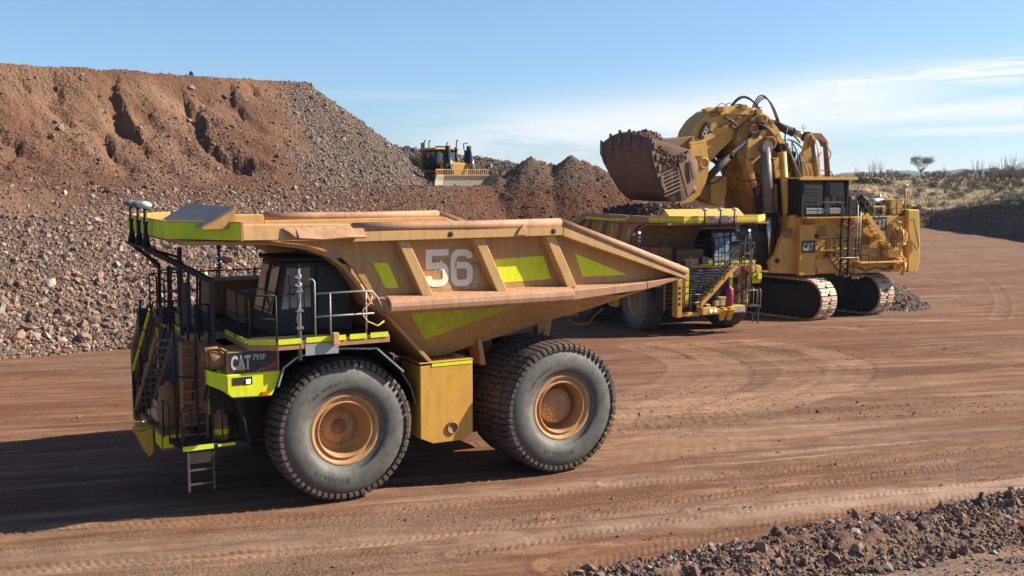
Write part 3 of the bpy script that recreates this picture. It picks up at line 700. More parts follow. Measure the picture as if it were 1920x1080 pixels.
def make_truck(label, loc, th, near):
    T = empty('haul_truck', loc, th, label, 'haul truck', 'haul trucks in the pit')
    bodym = M['body'] if near else M['brownbody']
    # --- wheels
    for s in (1, -1):
        wheel(T, 0, 2.80 * s, 1.74, s, True, R(160) if near else R(40))
        wheel(T, -5.905, 3.22 * s, 1.74, s, False, R(172) if near else R(80))
        wheel(T, -5.905, 2.02 * s, 1.74, s, False, R(30))
    # --- dump body
    b = MB()
    for s in (1, -1):
        pan = [(1.5, 6.34), (1.0, 6.28), (.5, 6.16), (.1, 5.97), (-.22, 5.66), (-.47, 5.28), (-.68, 4.92), (-.85, 4.58), (-8.0, 4.68), (-9.9, 5.06), (-9.9, 5.16), (-5.84, 6.36), (1.5, 6.36)]
        b.prism(pan if s > 0 else pan[::-1], 3.28 * s, 3.40 * s)
    b.sheet([(3.7, 6.42), (1.7, 6.36), (.9, 6.24), (.35, 6.04), (-.08, 5.72), (-.42, 5.28), (-.68, 4.8), (-1.15, 4.5), (-1.75, 3.85), (-2.3, 3.25)], .09, -3.28, 3.28)
    fine = []
    for a, c in zip(BSEC[:-1], BSEC[1:]):
        for i in range(8): fine.append(tuple(a[j] + (c[j] - a[j]) * i / 8 for j in range(4)))
    fine.append(BSEC[-1])
    for a, c in zip(fine[:-1], fine[1:]):           # belly
        A = []
        for sec in (a, c):
            zt = 4.62 if sec[0] > -8 else 4.62 + (-8 - sec[0]) / 1.85 * .45
            A.append([(sec[0], sec[2], zt), (sec[0], sec[3], sec[1]), (sec[0], -sec[3], sec[1]), (sec[0], -sec[2], zt)])
        for i in range(3): b.add([A[0][i], A[0][i + 1], A[1][i + 1], A[1][i]], [(0, 1, 2, 3)])
    # floor seen from above and canopy roof
    b.hexa([(-9.85, -3.3, 4.98), (-1.9, -2.6, 4.1), (-1.9, 2.6, 4.1), (-9.85, 3.3, 4.98), (-9.85, -3.3, 5.03), (-1.9, -2.6, 4.2), (-1.9, 2.6, 4.2), (-9.85, 3.3, 5.03)])
    roof = [(1.2, -3.40), (2.55, -3.76), (3.86, -2.36), (3.86, 2.36), (2.55, 3.76), (1.2, 3.40)]
    b.prism(roof, 6.60, 6.68, 'z')
    b.box(-10.02, -9.86, -3.7, 3.7, 4.98, 5.10)
    body = b.build('dump_body', bodym, T, .012)
    # canopy underside beams
    for y in (-2.6, -1.3, 0, 1.3, 2.6):
        MB().sheet([(3.6, 6.36), (1.7, 6.28), (.8, 6.12), (.2, 5.85), (-.25, 5.4), (-.6, 4.85), (-.85, 4.5)], -.16, y - .07, y + .07).build('canopy_beam', M['brown'], body)
    fas = [(2.55, 3.80), (3.9, 2.4), (3.9, -2.4), (2.55, -3.80)]
    for i, (p, q) in enumerate(zip(fas[:-1], fas[1:])):
        f = MB(); d = Vector((q[0] - p[0], q[1] - p[1])).normalized(); nn = Vector((-d.y, d.x)) * -.06
        f.prism([p, q, (q[0] + nn.x, q[1] + nn.y), (p[0] + nn.x, p[1] + nn.y)], 6.43, 6.82, 'z')
        near_m = (M['hivis'] if i < 2 else bodym) if near else M['yellow2']
        f.build('canopy_fascia', near_m, body, .01)
        o = Vector((-nn.x, -nn.y)).normalized() * .008
        if not near:
            MB().prism([(p[0] + o.x, p[1] + o.y), (q[0] + o.x, q[1] + o.y), q, p], 6.56, 6.70, 'z').build('reflective_stripe', M['hivis'], body)
        else:
            e = MB(); e.prism([(p[0] + o.x, p[1] + o.y), (q[0] + o.x, q[1] + o.y), (q[0] + nn.x, q[1] + nn.y), (p[0] + nn.x, p[1] + nn.y)], 6.822, 6.85, 'z'); e.build('fascia_edge', M['yellow2'], body)
    if near:
        MB().box(2.50, 2.55, 3.70, 3.81, 6.42, 6.84).build('fascia_edge', bodym, body)
    else:
        MB().box(3.90, 3.914, -.78, .98, 6.52, 6.74).build('name_plate', M['grey'], body); t = MB(); put_text(t, 'CATERPILLAR', (3.925, .10, 6.63), (0, 1, 0), (0, 0, 1), 1.74, .25, .05)
        t.build('lettering', M['white'], body)
    # rock guard wedge on the canopy
    ya, yb = (-.8, 3.6) if near else (-2.9, 1.9)
    g = MB(); g.prism([(2.62, 6.69), (3.34, 6.69), (3.34, 6.75), (2.66, 7.14), (2.62, 7.14)], yb - .05, yb); g.prism([(2.62, 6.69), (3.34, 6.69), (3.34, 6.75), (2.66, 7.14), (2.62, 7.14)], ya, ya + .05)
    g.box(2.60, 2.64, ya, yb - .05, 6.69, 7.13)
    gd = g.build('rock_guard', bodym if near else M['yellow2'], body)
    MB().hexa([(3.30, ya - .01, 6.72), (3.38, ya - .01, 6.72), (3.38, yb, 6.72), (3.30, yb, 6.72), (2.60, ya - .01, 7.14), (2.66, ya - .01, 7.16), (2.66, yb, 7.16), (2.60, yb, 7.14)]).build('guard_plate', M['grey'] if near else M['yellow2'], gd)  # on the near truck the grey paints in the sky sheen
    for s in (1, -1):
        # canopy side rail
        r = MB(); hex2(r, [(-.04, 3.36, 6.38), (2.5, 3.36, 6.42), (2.5, 3.80, 6.42), (-.04, 3.80, 6.38)][::-1][0:0] + [(-.04, 3.37, 6.38), (2.5, 3.37, 6.42), (2.5, 3.79, 6.42), (-.04, 3.79, 6.38)], [(-.04, 3.37, 6.74), (2.5, 3.37, 6.78), (2.5, 3.74, 6.78), (-.04, 3.74, 6.74)], s)
        r.build('canopy_rail', M['body2'] if near else bodym, body, .02)
        if near:
            v = []
            for i, X in enumerate((1.62, 1.30, .7, .1, -.32)):
                dz = (.0, .03, -.02, .015, 0)[i]; v += [(X, 3.77 * s, 6.70), (X - (.0 if i else .35), (4.02 + dz) * s, 6.44 + dz), (X - (.0 if i else .33), (4.0 + dz) * s, 6.41 + dz), (X, 3.76 * s, 6.64)]
            fs = []
            for i in range(4):
                for k in range(4): fs.append((i * 4 + k, i * 4 + (k + 1) % 4, i * 4 + 4 + (k + 1) % 4, i * 4 + 4 + k))
            fs += [(3, 2, 1, 0), (16, 17, 18, 19)]
            MB().add(v, fs).build('bent_plate', M['rust'], body)
        # top rail: box plus worn pipe, then the raked rear part
        r = MB(); z0, z1 = 6.32, 6.56
        hex2(r, [(-5.84, 3.37, z0), (-.06, 3.37, z0), (-.06, 3.80, z0), (-5.84, 3.80, z0)], [(-5.84, 3.37, z1), (-.06, 3.37, z1), (-.06, 3.80, z1), (-5.84, 3.80, z1)], s)
        hex2(r, [(-9.9, 3.40, 4.98), (-5.845, 3.37, z0 - .02), (-5.845, 3.80, z0 - .02), (-9.9, 3.78, 4.98)], [(-9.9, 3.40, 5.10), (-5.845, 3.37, z1), (-5.845, 3.80, z1), (-9.9, 3.78, 5.10)], s)
        rl = r.build('top_rail', M['body2'] if near else bodym, body, .015)
        p = MB(); p.tube([(-.08, 3.70 * s, 6.64), (-1.6, 3.70 * s, 6.65), (-3.2, 3.71 * s, 6.63), (-5.80, 3.70 * s, 6.64)], .125, 12)
        p.tube([(-5.80, 3.70 * s, 6.64), (-7.9, 3.71 * s, 5.92), (-9.95, 3.72 * s, 5.20)], [.125, .12, .105], 12)
        p.build('rail_pipe', M['rust'], body)
        if near:
            for X in (-2.6, -5.55):
                h = MB().lathe([(0, .055), (.012, .07), (.02, .055), (.02, .001)], (X, 3.798 if s > 0 else -3.82, 6.44), 'y', 16); h.build('rail_hole', M['dark'], rl)
            l = MB(); l.prism([(-4.42, 6.36), (-4.55, 6.55), (-4.63, 6.64), (-4.70, 6.55), (-4.72, 6.36)], 3.802 * s, 3.85 * s); l.build('lifting_lug', M['body2'], rl, .01)
        # lower rail
        q = [(3.37, 4.99), (3.66, 4.95), (3.82, 4.86), (3.85, 4.74), (3.83, 4.62), (3.72, 4.54), (3.37, 4.53)]
        q = [(a * s, c) for a, c in q]
        r = MB(); r.prism(q, -6.2, -.98, 'x'); hex2(r, [(-.98, 3.37, 4.53), (-.72, 3.37, 4.72), (-.98, 3.80, 4.72), (-.99, 3.74, 4.54)], [(-.98, 3.37, 4.98), (-.72, 3.37, 4.93), (-.90, 3.60, 4.90), (-.99, 3.62, 4.95)], s)
        hex2(r, [(-8.6, 3.37, 4.76), (-6.2, 3.37, 4.60), (-6.2, 3.76, 4.60), (-8.6, 3.74, 4.76)], [(-8.6, 3.37, 4.98), (-6.2, 3.37, 4.97), (-6.2, 3.76, 4.86), (-8.6, 3.74, 4.96)], s)
        hex2(r, [(-9.95, 3.37, 5.03), (-8.6, 3.37, 4.76), (-8.6, 3.74, 4.76), (-9.95, 3.76, 5.03)], [(-9.95, 3.37, 5.09), (-8.6, 3.37, 4.98), (-8.6, 3.74, 4.96), (-9.95, 3.76, 5.09)], s)
        r.build('lower_rail', M['rust'] if near else bodym, body, .02)
        for xb, xt in ((-1.89, -1.23), (-3.96, -3.28), (-6.06, -5.36)):
            r = MB(); w = .30
            hex2(r, [(xb - w, 3.38, 4.93), (xb, 3.38, 4.93), (xb, 3.68, 4.93), (xb - w, 3.68, 4.93)], [(xt - w, 3.38, 6.31), (xt, 3.38, 6.31), (xt, 3.70, 6.31), (xt - w, 3.70, 6.31)], s)
            r.build('rib', bodym if not near else M['body2'], body, .02)
        # reflective panels
        def pan(pts, m=None, d=.006):
            P = [(x, z) for x, z in pts]
            MB().prism(P if s > 0 else P[::-1], 3.401 * s, (3.401 + d) * s).build('reflective_panel', m or M['hivis'], body)
        if near:
            pan([(-.72, 5.78), (-1.10, 5.76), (-1.38, 5.14), (-1.03, 5.16)]); pan([(-4.02, 5.74), (-5.47, 5.78), (-5.72, 5.16), (-4.26, 5.13)]); pan([(-6.46, 5.80), (-8.15, 5.16), (-6.70, 5.17)])
            v = []; n = 40
            for i in range(n + 1):
                X = -1.62 - (5.15 - 1.62) * i / n; (pt, zt, zb) = belly_pt(X, 0)
                zl = 3.72 + (X + 2.3) / (-5.15 + 2.3) * (zt - .05 - 3.72) if X < -2.3 else zt - (zt - 3.72) * (-1.62 - X) / .68
                vv = min(1, max(0, (zt - zl) / (zt - zb)))
                (a, _, _) = belly_pt(X, .02); (c, _, _) = belly_pt(X, max(vv, .025)); v += [(a[0], (a[1] + .02) * s, a[2] - .004), (c[0], (c[1] + .02) * s, c[2] - .004)]
            MB().add(v, [(2 * i, 2 * i + 1, 2 * i + 3, 2 * i + 2) for i in range(n)]).build('reflective_panel', M['hivis2'], body)
        else:
            pan([(-.40, 6.0), (-.52, 6.0), (-.80, 5.35), (-.68, 5.35)]); pan([(-2.55, 6.2), (-2.67, 6.2), (-2.9, 5.4), (-2.78, 5.4)])
            MB().box(-5.6, -2.6, 3.802 * s - .004, 3.802 * s + .006, 6.38, 6.50).build('reflective_stripe', M['hivis'], body)
    if near: stencil56(body); stencil56(body, -.20, -.07, 3.4005, 3.4015, 'ghost', 'worn_number')
    else:
        for s in (1, -1):
            MB().add([(-.1, 3.812 * s, 6.46), (-.1, 3.812 * s, 6.58), (-2.5, 3.812 * s, 6.48), (-2.5, 3.812 * s, 6.36)], [(0, 1, 2, 3)]).build('reflective_stripe', M['hivis'], body)
    # --- chassis
    b = MB()
    for s in (1, -1):
        b.box(-7.6, 3.0, s * .75 - .25, s * .75 + .25, 1.75, 2.55); b.cyl((0, s * 2.05, 1.1), (0, s * 1.95, 3.9), .33, n=20); b.box(-.5, .5, s * 1.2 - .4, s * 1.2 + .5, 2.1, 3.2)
        b.cyl((-5.9, s * 1.0, 2.2), (-5.4, s * .8, 3.6), .22, n=16); b.bar((-5.9, s * .9, 1.8), (-3.2, s * .6, 1.9), .3, .45)
        b.cyl((-3.0, s * 1.15, 1.7), (-4.4, s * 1.2, 3.6), .2, n=16)
    b.cyl((-5.905, -2.6, 1.74), (-5.905, 2.6, 1.74), .52, n=24); b.cyl((0, -2.5, 1.74), (0, 2.5, 1.74), .3, n=16); b.box(-6.6, -5.2, -.8, .8, 1.05, 2.4)
    b.box(-.3, 2.9, -.7, .7, 1.15, 3.8); b.box(-2.4, -.5, -.6, .6, 1.3, 3.0); b.box(-1.0, 2.2, -1.9, 1.9, 3.1, 3.9)
    b.box(1.2, 3.0, -1.8, 1.8, 1.5, 3.3)
    ch = b.build('chassis', M['dark'], T, .02)
    for s in (1, -1):
        b = MB(); b.prism([(-6.3, 4.0), (-6.9, 4.1), (-6.75, 3.3), (-6.55, 3.2), (-6.4, 3.3)], s * 1.5 - .12, s * 1.5 + .12); b.cyl((-6.58, s * 1.5 - .2, 3.42), (-6.58, s * 1.5 + .2, 3.42), .09)
        b.build('pivot_bracket', M['body'], ch, .015)
        b = MB(); b.tube([(-6.9, s * 2.1, 3.95), (-7.2, s * 2.3, 3.72), (-7.6, s * 2.3, 3.70), (-7.9, s * 2.2, 3.9), (-8.2, s * 2.2, 4.1)], .018, 6); b.build('chain', M['brown'], body)
        b = MB(); b.hexa([(-4.15, s * 2.4 - .3, 2.9), (-4.0, s * 2.4 - .3, 2.9), (-4.0, s * 2.4 + .3, 2.9), (-4.15, s * 2.4 + .3, 2.9), (-4.0, s * 2.4 - .3, 3.6), (-3.9, s * 2.4 - .3, 3.6), (-3.9, s * 2.4 + .3, 3.6), (-4.0, s * 2.4 + .3, 3.6)]); b.build('rear_mudguard', M['body'], ch)
    # --- fuel tank / hydraulic tank
    for s in (1, -1):
        b = MB(); q = [(-1.98, 3.12), (-3.45, 3.20), (-3.45, 1.28), (-3.22, 1.12), (-2.33, 1.12), (-1.98, 1.28)]
        b.prism(q if s > 0 else q[::-1], s * 2.15, s * 3.28); b.box(-3.47, -1.96, min(s * 2.1, s * 3.3), max(s * 2.1, s * 3.3), 3.18, 3.21)
        tk = b.build('fuel_tank' if s > 0 else 'hydraulic_tank', M['yellow'], T, .03, seg=2)
        MB().box(-3.44, -2.30, s * 3.285 - .008, s * 3.285 + .008, 3.09, 3.17).build('reflective_stripe', M['hivis'], tk)
        h = MB(); h.lathe([(-.02, .17), (.03, .165), (.04, .13), (.0, .12), (-.0, .001)] if s > 0 else [(.02, .17), (-.03, .165), (-.04, .13), (.0, .12), (0, .001)], (-2.86, s * 3.285, 1.47), 'y', 28)
        h.build('filler_cap', M['brown'], tk)
        b = MB()
        for i in range(5): b.tube([(-3.1 + i * .15, s * 2.9, 3.2), (-3.05 + i * .15, s * 2.9, 3.27), (-2.95 + i * .15, s * 2.8, 3.24)], .02, 6)
        b.build('breather', M['dark'], tk)
    # --- wheel arch
    arc = [(1.72, 3.02), (1.58, 3.45), (1.25, 3.68), (.7, 3.80), (.1, 3.80), (-.6, 3.74), (-.75, 3.74), (-1.45, 3.10)]
    for s in (1, -1):
        ya, yb = (2.0, 3.50) if s > 0 else (-3.50, -2.0)
        ar = MB().sheet(arc, .035, ya, yb).build('wheel_arch', M['dark'], T)
        MB().sheet([(p[0], p[1] + .002) for p in arc], .038, *((3.502, 3.52) if s > 0 else (-3.52, -3.502))).build('arch_lip', M['rail'], ar)
        # drooping rubber behind the front wheel
        b = MB(); b.sheet([(-1.45, 3.10), (-1.75, 2.6), (-1.85, 2.2)], .03, ya + .2, yb - .2); b.build('mud_flap', M['black'], ar)
    # --- deck and pods
    b = MB(); dk = [(-1.0, 3.70), (1.75, 3.70), (2.34, 3.35), (2.34, 1.25), (3.25, 1.25), (3.25, -3.6), (2.4, -3.70), (-1.0, -3.70)]
    b.prism(dk[::-1], 3.88, 4.06, 'z')
    deck = b.build('deck', M['brownbody'], T, .01)
    MB().prism([(-.95, 3.6), (1.7, 3.6), (2.26, 3.28), (2.26, 1.15), (3.15, 1.15), (3.15, -3.5), (-.95, -3.6)][::-1], 4.062, 4.07, 'z').build('deck_shade_plate', M['dark'], deck)  # dark sheet that paints the canopy's shade onto the deck top
    def strip(p, q, z0, z1, m=M['hivis'], d=.012, name='reflective_stripe', par=None):
        v = Vector((q[0] - p[0], q[1] - p[1])).normalized(); nn = Vector((-v.y, v.x)) * d
        f = MB().prism([(p[0], p[1]), (q[0], q[1]), (q[0] + nn.x, q[1] + nn.y), (p[0] + nn.x, p[1] + nn.y)], z0, z1, 'z'); return f.build(name, m, par or deck)
    for p, q in (((-.95, 3.712), (-.5, 3.712)), ((-.40, 3.712), (.02, 3.712)), ((.12, 3.712), (.35, 3.712)), ((.45, 3.712), (1.08, 3.712)), ((1.2, 3.712), (1.74, 3.712)), ((1.80, 3.68), (2.33, 3.37)), ((2.352, 3.3), (2.352, 2.4)), ((2.352, 2.2), (2.352, 1.4)), ((3.262, .9), (3.262, -.9)), ((2.9, -3.68), (3.2, -3.62)), ((.6, -3.73), (2.3, -3.73))):
        strip(p, q, 4.02, 4.14)
    MB().box(.33, .47, 3.72, 3.86, 3.94, 4.22).build('junction_box', M['body2'], deck, .01)
    if near: MB().box(.30, 1.10, 3.702, 3.712, 3.72, 3.98).build('worn_patch', M['rail'], deck)
    for s in (1, -1):
        b = MB(); ya, yb = sorted((s * 2.25, s * 3.38)); b.box(1.62, 2.82, ya, yb, 3.38, 3.875); pod = b.build('side_pod', M['brownbody'], T, .02)
        b = MB(); q = [(2.86, 3.375), (1.60, 3.375), (1.66, 3.15), (1.84, 2.80), (2.75, 2.84), (2.86, 2.95)]
        b.prism(q if s > 0 else q[::-1], s * 2.5, s * 3.42); fe = b.build('front_fender', M['hivis'], T, .02)
        hx = MB(); hex2(hx, [(2.862, 3.05, 2.98), (3.22, 2.95, 3.14), (3.22, 3.20, 3.14), (2.862, 3.41, 2.98)], [(2.862, 3.05, 3.37), (3.22, 2.95, 3.47), (3.22, 3.2, 3.47), (2.862, 3.41, 3.37)], s); hx.build('fender_bracket', M['hivis'], fe)
        b = MB(); b.box(2.28, 2.74, *sorted((s * 3.40, s * 3.428)), 3.12, 3.30); rec = b.build('lamp_recess', M['dark'], fe)
        MB().box(2.33, 2.42, *sorted((s * 3.43, s * 3.45)), 3.15, 3.24).build('headlight', M['lens'], rec)
        MB().box(1.93, 2.08, *sorted((s * 3.41, s * 3.45)), 2.82, 2.92).build('marker_light', M['amber'], fe, .01)
        dc = MB(); dc.box(1.68, 2.80, *sorted((s * 3.383, s * 3.392)), 3.40, 3.87); dec = dc.build('decal', M['decal'], pod)
        ux = (-1, 0, 0) if s > 0 else (1, 0, 0)
        cat_logo(None, (2.52, s * 3.396, 3.63), ux, (0, 0, 1), .46, .34, .0, dec)
        t = MB(); put_text(t, '793F', (2.10, s * 3.397, 3.73), ux, (0, 0, 1), .30, .135, .02); t.build('lettering', M['decaltxt'], dec)
        t = MB(); put_text(t, 'CMD', (2.10, s * 3.397, 3.55), ux, (0, 0, 1), .24, .10, .0); t.build('lettering', M['dim'], dec)
        v = [(1.70, 3.62), (1.70, 3.46), (1.98, 3.41), (2.10, 3.41)]; v2 = [(2.0, 3.41), (2.10, 3.41), (2.16, 3.41), (1.98, 3.46)]
        MB().add([(x, s * 3.396, z) for x, z in v], [(0, 1, 2, 3)]).build('swoosh', M['red'], dec)
        MB().add([(x, s * 3.3965, z) for x, z in [(2.12, 3.405), (2.22, 3.405), (2.02, 3.475), (1.98, 3.46)]], [(0, 1, 2, 3)]).build('swoosh', M['grey'], dec)
        b = MB(); 
        for yy_ in (2.55, 3.0): b.cyl((2.84, s * yy_, 3.70), (3.16, s * yy_, 3.69), .235, n=24); b.cyl((3.16, s * yy_, 3.69), (3.20, s * yy_, 3.69), .18, n=20)
        b.build('air_cleaner', M['brown'] if near else M['yellow2'], T, .015)
    # --- cab
    b = MB(); cz = 4.06; b.hexa([(-.15, .98, cz), (1.95, .98, cz), (1.95, 2.88, cz), (-.15, 2.88, cz), (-.15, 1.0, 5.95), (1.62, 1.0, 5.95), (1.62, 2.86, 5.95), (-.15, 2.86, 5.95)])
    b.box(-.3, 1.72, .92, 2.94, 5.95, 6.06)
    cab = b.build('cab', M['cabp'], T, .06, seg=3); cab.location = (-.30, .02, .26); cab.scale = (.97, .93, .935)
    def win(P, m): MB().add(P, [(0, 1, 2, 3)]).build('window', m, cab)
    gm = M['glass'] if near else M['glassb']
    win([(1.90, 1.12, 4.62), (1.90, 2.74, 4.62), (1.665, 2.72, 5.82), (1.665, 1.14, 5.82)], gm)
    MB().bar((1.90, 1.94, 4.6), (1.67, 1.94, 5.85), .05, .05).build('window_frame', M['black'], cab)
    win([(1.70, 2.895, 4.75), (.95, 2.895, 4.75), (.95, 2.885, 5.8), (1.55, 2.885, 5.8)], gm); win([(.75, 2.895, 4.9), (.0, 2.895, 4.9), (.0, 2.885, 5.8), (.75, 2.885, 5.8)], M['glass'])
    MB().box(.02, .78, 2.885, 2.93, 4.15, 5.84).build('door', M['cabp'], cab, .02)
    if not near: MB().box(1.90, 1.98, 1.1, 2.75, 4.1, 4.55).build('front_panel', M['white2'], cab, .02)
    b = MB(); b.tube([(.86, 2.98, 4.3), (.86, 3.0, 4.8), (.86, 3.0, 5.3)], .02, 6); b.tube([(2.0, 2.9, 4.9), (2.12, 2.98, 5.3), (2.05, 2.98, 5.75), (1.75, 2.9, 5.9)], .022, 6); b.build('grab_handle', M['black'], cab)
    # right hand deck cabinets
    b = MB(); b.box(.2, 1.9, -3.2, -1.9, 4.065, 5.0); b.box(.4, 1.6, -1.5, .3, 4.065, 4.8); b.cyl((-.2, -1.2, 4.07), (-.2, -1.2, 5.3), .22); b.build('deck_cabinet', M['brown'], T, .03)
    for (x0, x1, y0, y1, h) in ((2.75, 3.15, -1.75, -.95, .34), (2.75, 3.15, -.85, -.05, .32)):
        MB().box(x0, x1, y0, y1, 4.065, 4.065 + h).build('deck_box', M['body2'], T, .015)
    # --- railings
    r1 = .022
    b = MB(); z1, z2 = 5.14, 4.6
    b.tube([(.84, 3.66, 4.06), (.84, 3.66, 5.42), (.88, 3.64, 5.47), (.96, 3.6, 5.48)], r1, 8); b.tube([(.84, 3.66, z1), (-.42, 3.66, z1), (-.58, 3.66, z1 - .02), (-.72, 3.66, z1 - .18), (-.86, 3.66, z1 - .5)], r1, 8); b.tube([(.84, 3.66, z2), (-.62, 3.66, z2)], r1, 8)
    for X in (.47, -.42): b.tube([(X, 3.66, 4.0), (X, 3.66, z1)], r1, 8)
    b.build('handrail', M['rail'], T)
    b = MB(); b.tube([(1.75, 3.62, z1), (2.28, 3.3, z1), (2.3, 1.3, z1)], r1, 8); b.tube([(1.75, 3.62, z2), (2.28, 3.3, z2), (2.3, 1.3, z2)], r1, 8); b.tube([(1.3, 3.64, z1 + .02), (1.75, 3.62, z1)], r1, 8)
    for X, Y_ in ((1.75, 3.62), (2.28, 3.3), (2.3, 2.3), (2.3, 1.3)): b.tube([(X, Y_, 3.95), (X, Y_, z1)], r1, 8)
    b.build('handrail', M['black'], T)
    b = MB()
    for zz in (4.62, 5.14): b.tube([(3.2, 1.2, zz), (3.2, .5, zz)], r1, 8); b.tube([(3.2, -.6, zz), (3.2, -3.5, zz), (2.4, -3.64, zz), (-.9, -3.64, zz)], r1, 8)
    for (X, Y_) in ((3.2, 1.2), (3.2, .5), (3.2, -.6), (3.2, -1.5), (3.2, -2.5), (3.2, -3.5), (2.4, -3.64), (1.3, -3.64), (.2, -3.64), (-.9, -3.64)): b.tube([(X, Y_, 4.0), (X, Y_, 5.14)], r1, 8)
    b.build('handrail', M['black'], T)
    # beacon pole with stacked lamps
    for (X, Y_, own) in ((1.22, 3.66, True), (1.22, -3.66, False)):
        b = MB(); b.tube([(X, Y_, 3.62), (X, Y_, 5.75)], .045, 10); b.tube([(X, Y_, 4.3), (X + .08, Y_ + .06, 4.6), (X, Y_ + .07, 5.0), (X - .05, Y_ + .05, 5.4)], .018, 6)
        for zz in (4.35, 4.75, 5.2): b.box(X - .08, X + .08, Y_ - .06, Y_ + .09, zz, zz + .05)
        pole = b.build('beacon_pole', M['grey'], T)
        for zz in (5.28, 5.47): MB().lathe([(0, .001), (0, .075), (.02, .085), (.12, .085), (.14, .07), (.14, .001)], (X, Y_, zz), 'z', 16).build('lamp', M['chrome'], pole)
        MB().lathe([(0, .001), (0, .06), (.10, .06), (.12, .001)], (X, Y_, 5.76), 'z', 12).build('beacon', M['blue'] if not near else M['black'], pole)
    if near:
        b = MB(); b.tube([(-.55, 3.72, 5.02), (-.50, 3.75, 4.88), (-.30, 3.78, 4.72), (-.28, 3.78, 4.6), (-.42, 3.75, 4.42), (-.68, 3.75, 4.30), (-.85, 3.72, 4.40)], .022, 8); b.build('hose', M['body2'], T)
    # --- front: radiator, louvres, posts
    b = MB(); b.box(2.5, 3.18, -1.85, 1.05, 1.85, 3.87); rad = b.build('radiator', M['black'], T, .02)
    b = MB()
    for i in range(13):
        z = 1.95 + i * .148; b.add([(3.20, -1.62, z + .06), (3.20, .88, z + .06), (3.30, .88, z), (3.30, -1.62, z)], [(0, 1, 2, 3), (3, 2, 1, 0)])
        b.box(3.19, 3.215, -1.62, .88, z + .055, z + .085)
    b.build('grille', M['grey'], rad)
    for y0, y1 in ((-1.98, -1.66), (.90, 1.16)):
        b = MB(); b.box(3.0, 3.36, y0, y1, 1.75, 3.87); p = b.build('radiator_post', M['brown'], T, .02)
        for z0, z1_ in ((1.9, 2.45), (2.52, 3.2), (3.28, 3.84)):
            MB().box(3.362, 3.372, y0 + .08, y1 - .04, z0, z1_).build('reflective_stripe', M['hivis'], p)
    for z0, z1_, ya in ((3.46, 3.84, 2.12), (2.70, 3.40, 2.12), (2.25, 2.62, 2.20)):
        MB().box(2.70, 3.00, ya, ya + .02, z0, z1_).build('reflective_panel', M['hivis'], T)
    MB().box(2.6, 3.0, 1.17, 2.11, 2.2, 3.87).build('side_cabinet', M['brown'], T, .02)
    # slatted wing on the right front
    b = MB()
    for i in range(9): b.box(3.3, 3.36, -3.2, -2.05, 1.75 + i * .23, 1.79 + i * .23); 
    b.box(3.28, 3.40, -3.25, -3.19, 1.6, 3.87); b.box(3.28, 3.40, -2.08, -2.0, 1.6, 3.87)
    b.build('front_ladder', M['brown'], T)
    b = MB(); b.box(3.32, 3.9, -2.72, -2.42, 1.25, 3.3); b.hexa([(3.32, -2.72, 3.3), (3.9, -2.72, 3.3), (3.9, -2.42, 3.3), (3.32, -2.42, 3.3), (3.32, -2.72, 4.2), (3.6, -2.72, 4.2), (3.6, -2.42, 4.2), (3.32, -2.42, 4.2)]); st = b.build('step_column', M['yellow' if not near else 'brown'], T, .02)
    for i in range(4): MB().lathe([(0, .001), (0, .09), (.006, .09), (.006, .001)], (3.901, -2.57, 2.0 + i * .3), 'x', 12).build('step_hole', M['dark'], st)
    # bumper
    b = MB(); b.box(3.3, 3.98, -1.15, -.22, 1.33, 1.74); b.box(3.3, 3.98, .72, 1.62, 1.36, 1.76); b.box(3.3, 3.90, -.22, .72, 1.3, 1.65); b.box(3.3, 3.7, -2.4, -1.15, 1.25, 1.45)
    bp = b.build('bumper', M['yellow2'] if not near else M['brown'], T, .03, seg=2)
    for yy_ in (-.60, -.33): MB().lathe([(0, .001), (0, .075), (.02, .085), (.03, .08), (.03, .001)], (3.985, yy_, 1.55), 'x', 16).build('headlight', M['lens'], bp)
    for y0, y1 in ((.9, 1.2), (1.25, 1.58)): MB().box(3.982, 3.99, y0, y1, 1.42, 1.70).build('reflective_panel', M['hivis'] if near else M['white2'], bp)
    if near:
        MB().box(3.5, 3.95, 1.622, 1.63, 1.42, 1.72).build('reflective_panel', M['hivis'], bp); MB().box(3.0, 3.28, -3.2, -3.19, 1.5, 1.75).build('reflective_panel', M['hivis'], bp)
    for (y0, xx) in ((-.14, 0), (.32, 0)):
        b = MB(); P0 = [(4.0, y0 + .02, 1.72), (4.38, y0 + .0, 1.62), (4.38, y0 + .36, 1.62), (4.0, y0 + .38, 1.72)]; P1 = [(4.0, y0 + .02, 1.12), (4.10, y0, .98), (4.10, y0 + .30, .98), (4.0, y0 + .36, 1.12)]
        b.hexa(P1 + P0); b.box(4.0, 4.34, y0 + .06, y0 + .32, 1.69, 1.74); b.build('wheel_chock', M['chock'], T, .03, seg=2)
    b = MB(); b.lathe([(0, .001), (0, .22), (.03, .24), (.90, .24), (.97, .20), (1.02, .09), (1.10, .08), (1.10, .001)], (3.62, .78, 1.77), 'z', 28); b.build('pressure_tank', M['maroon'] if not near else M['brown'], T)
    for y0, z0, w, h, m in ((-.28, 1.78, .30, .30, 'amberbox'), (.06, 1.78, .34, .32, 'amberbox'), (-.05, 2.13, .5, .16, 'amberbox'), (-.85, 1.76, .28, .14, 'amberbox')):
        q = MB().box(3.55, 3.85, y0, y0 + w, z0, z0 + h).build('lamp_box', M['body2'], T, .015); MB().box(3.852, 3.86, y0 + .04, y0 + w * .5, z0 + .04, z0 + h - .04).build('lens', M['glassb'], q)
    # diagonal stair across the front
    b = MB(); p0 = Vector((3.62, -1.35, 1.85)); p1 = Vector((3.50, 1.05, 4.02))
    for dx in (0, .42): b.bar(p0 + Vector((dx, 0, 0)), p1 + Vector((dx, 0, 0)), .05, .20)
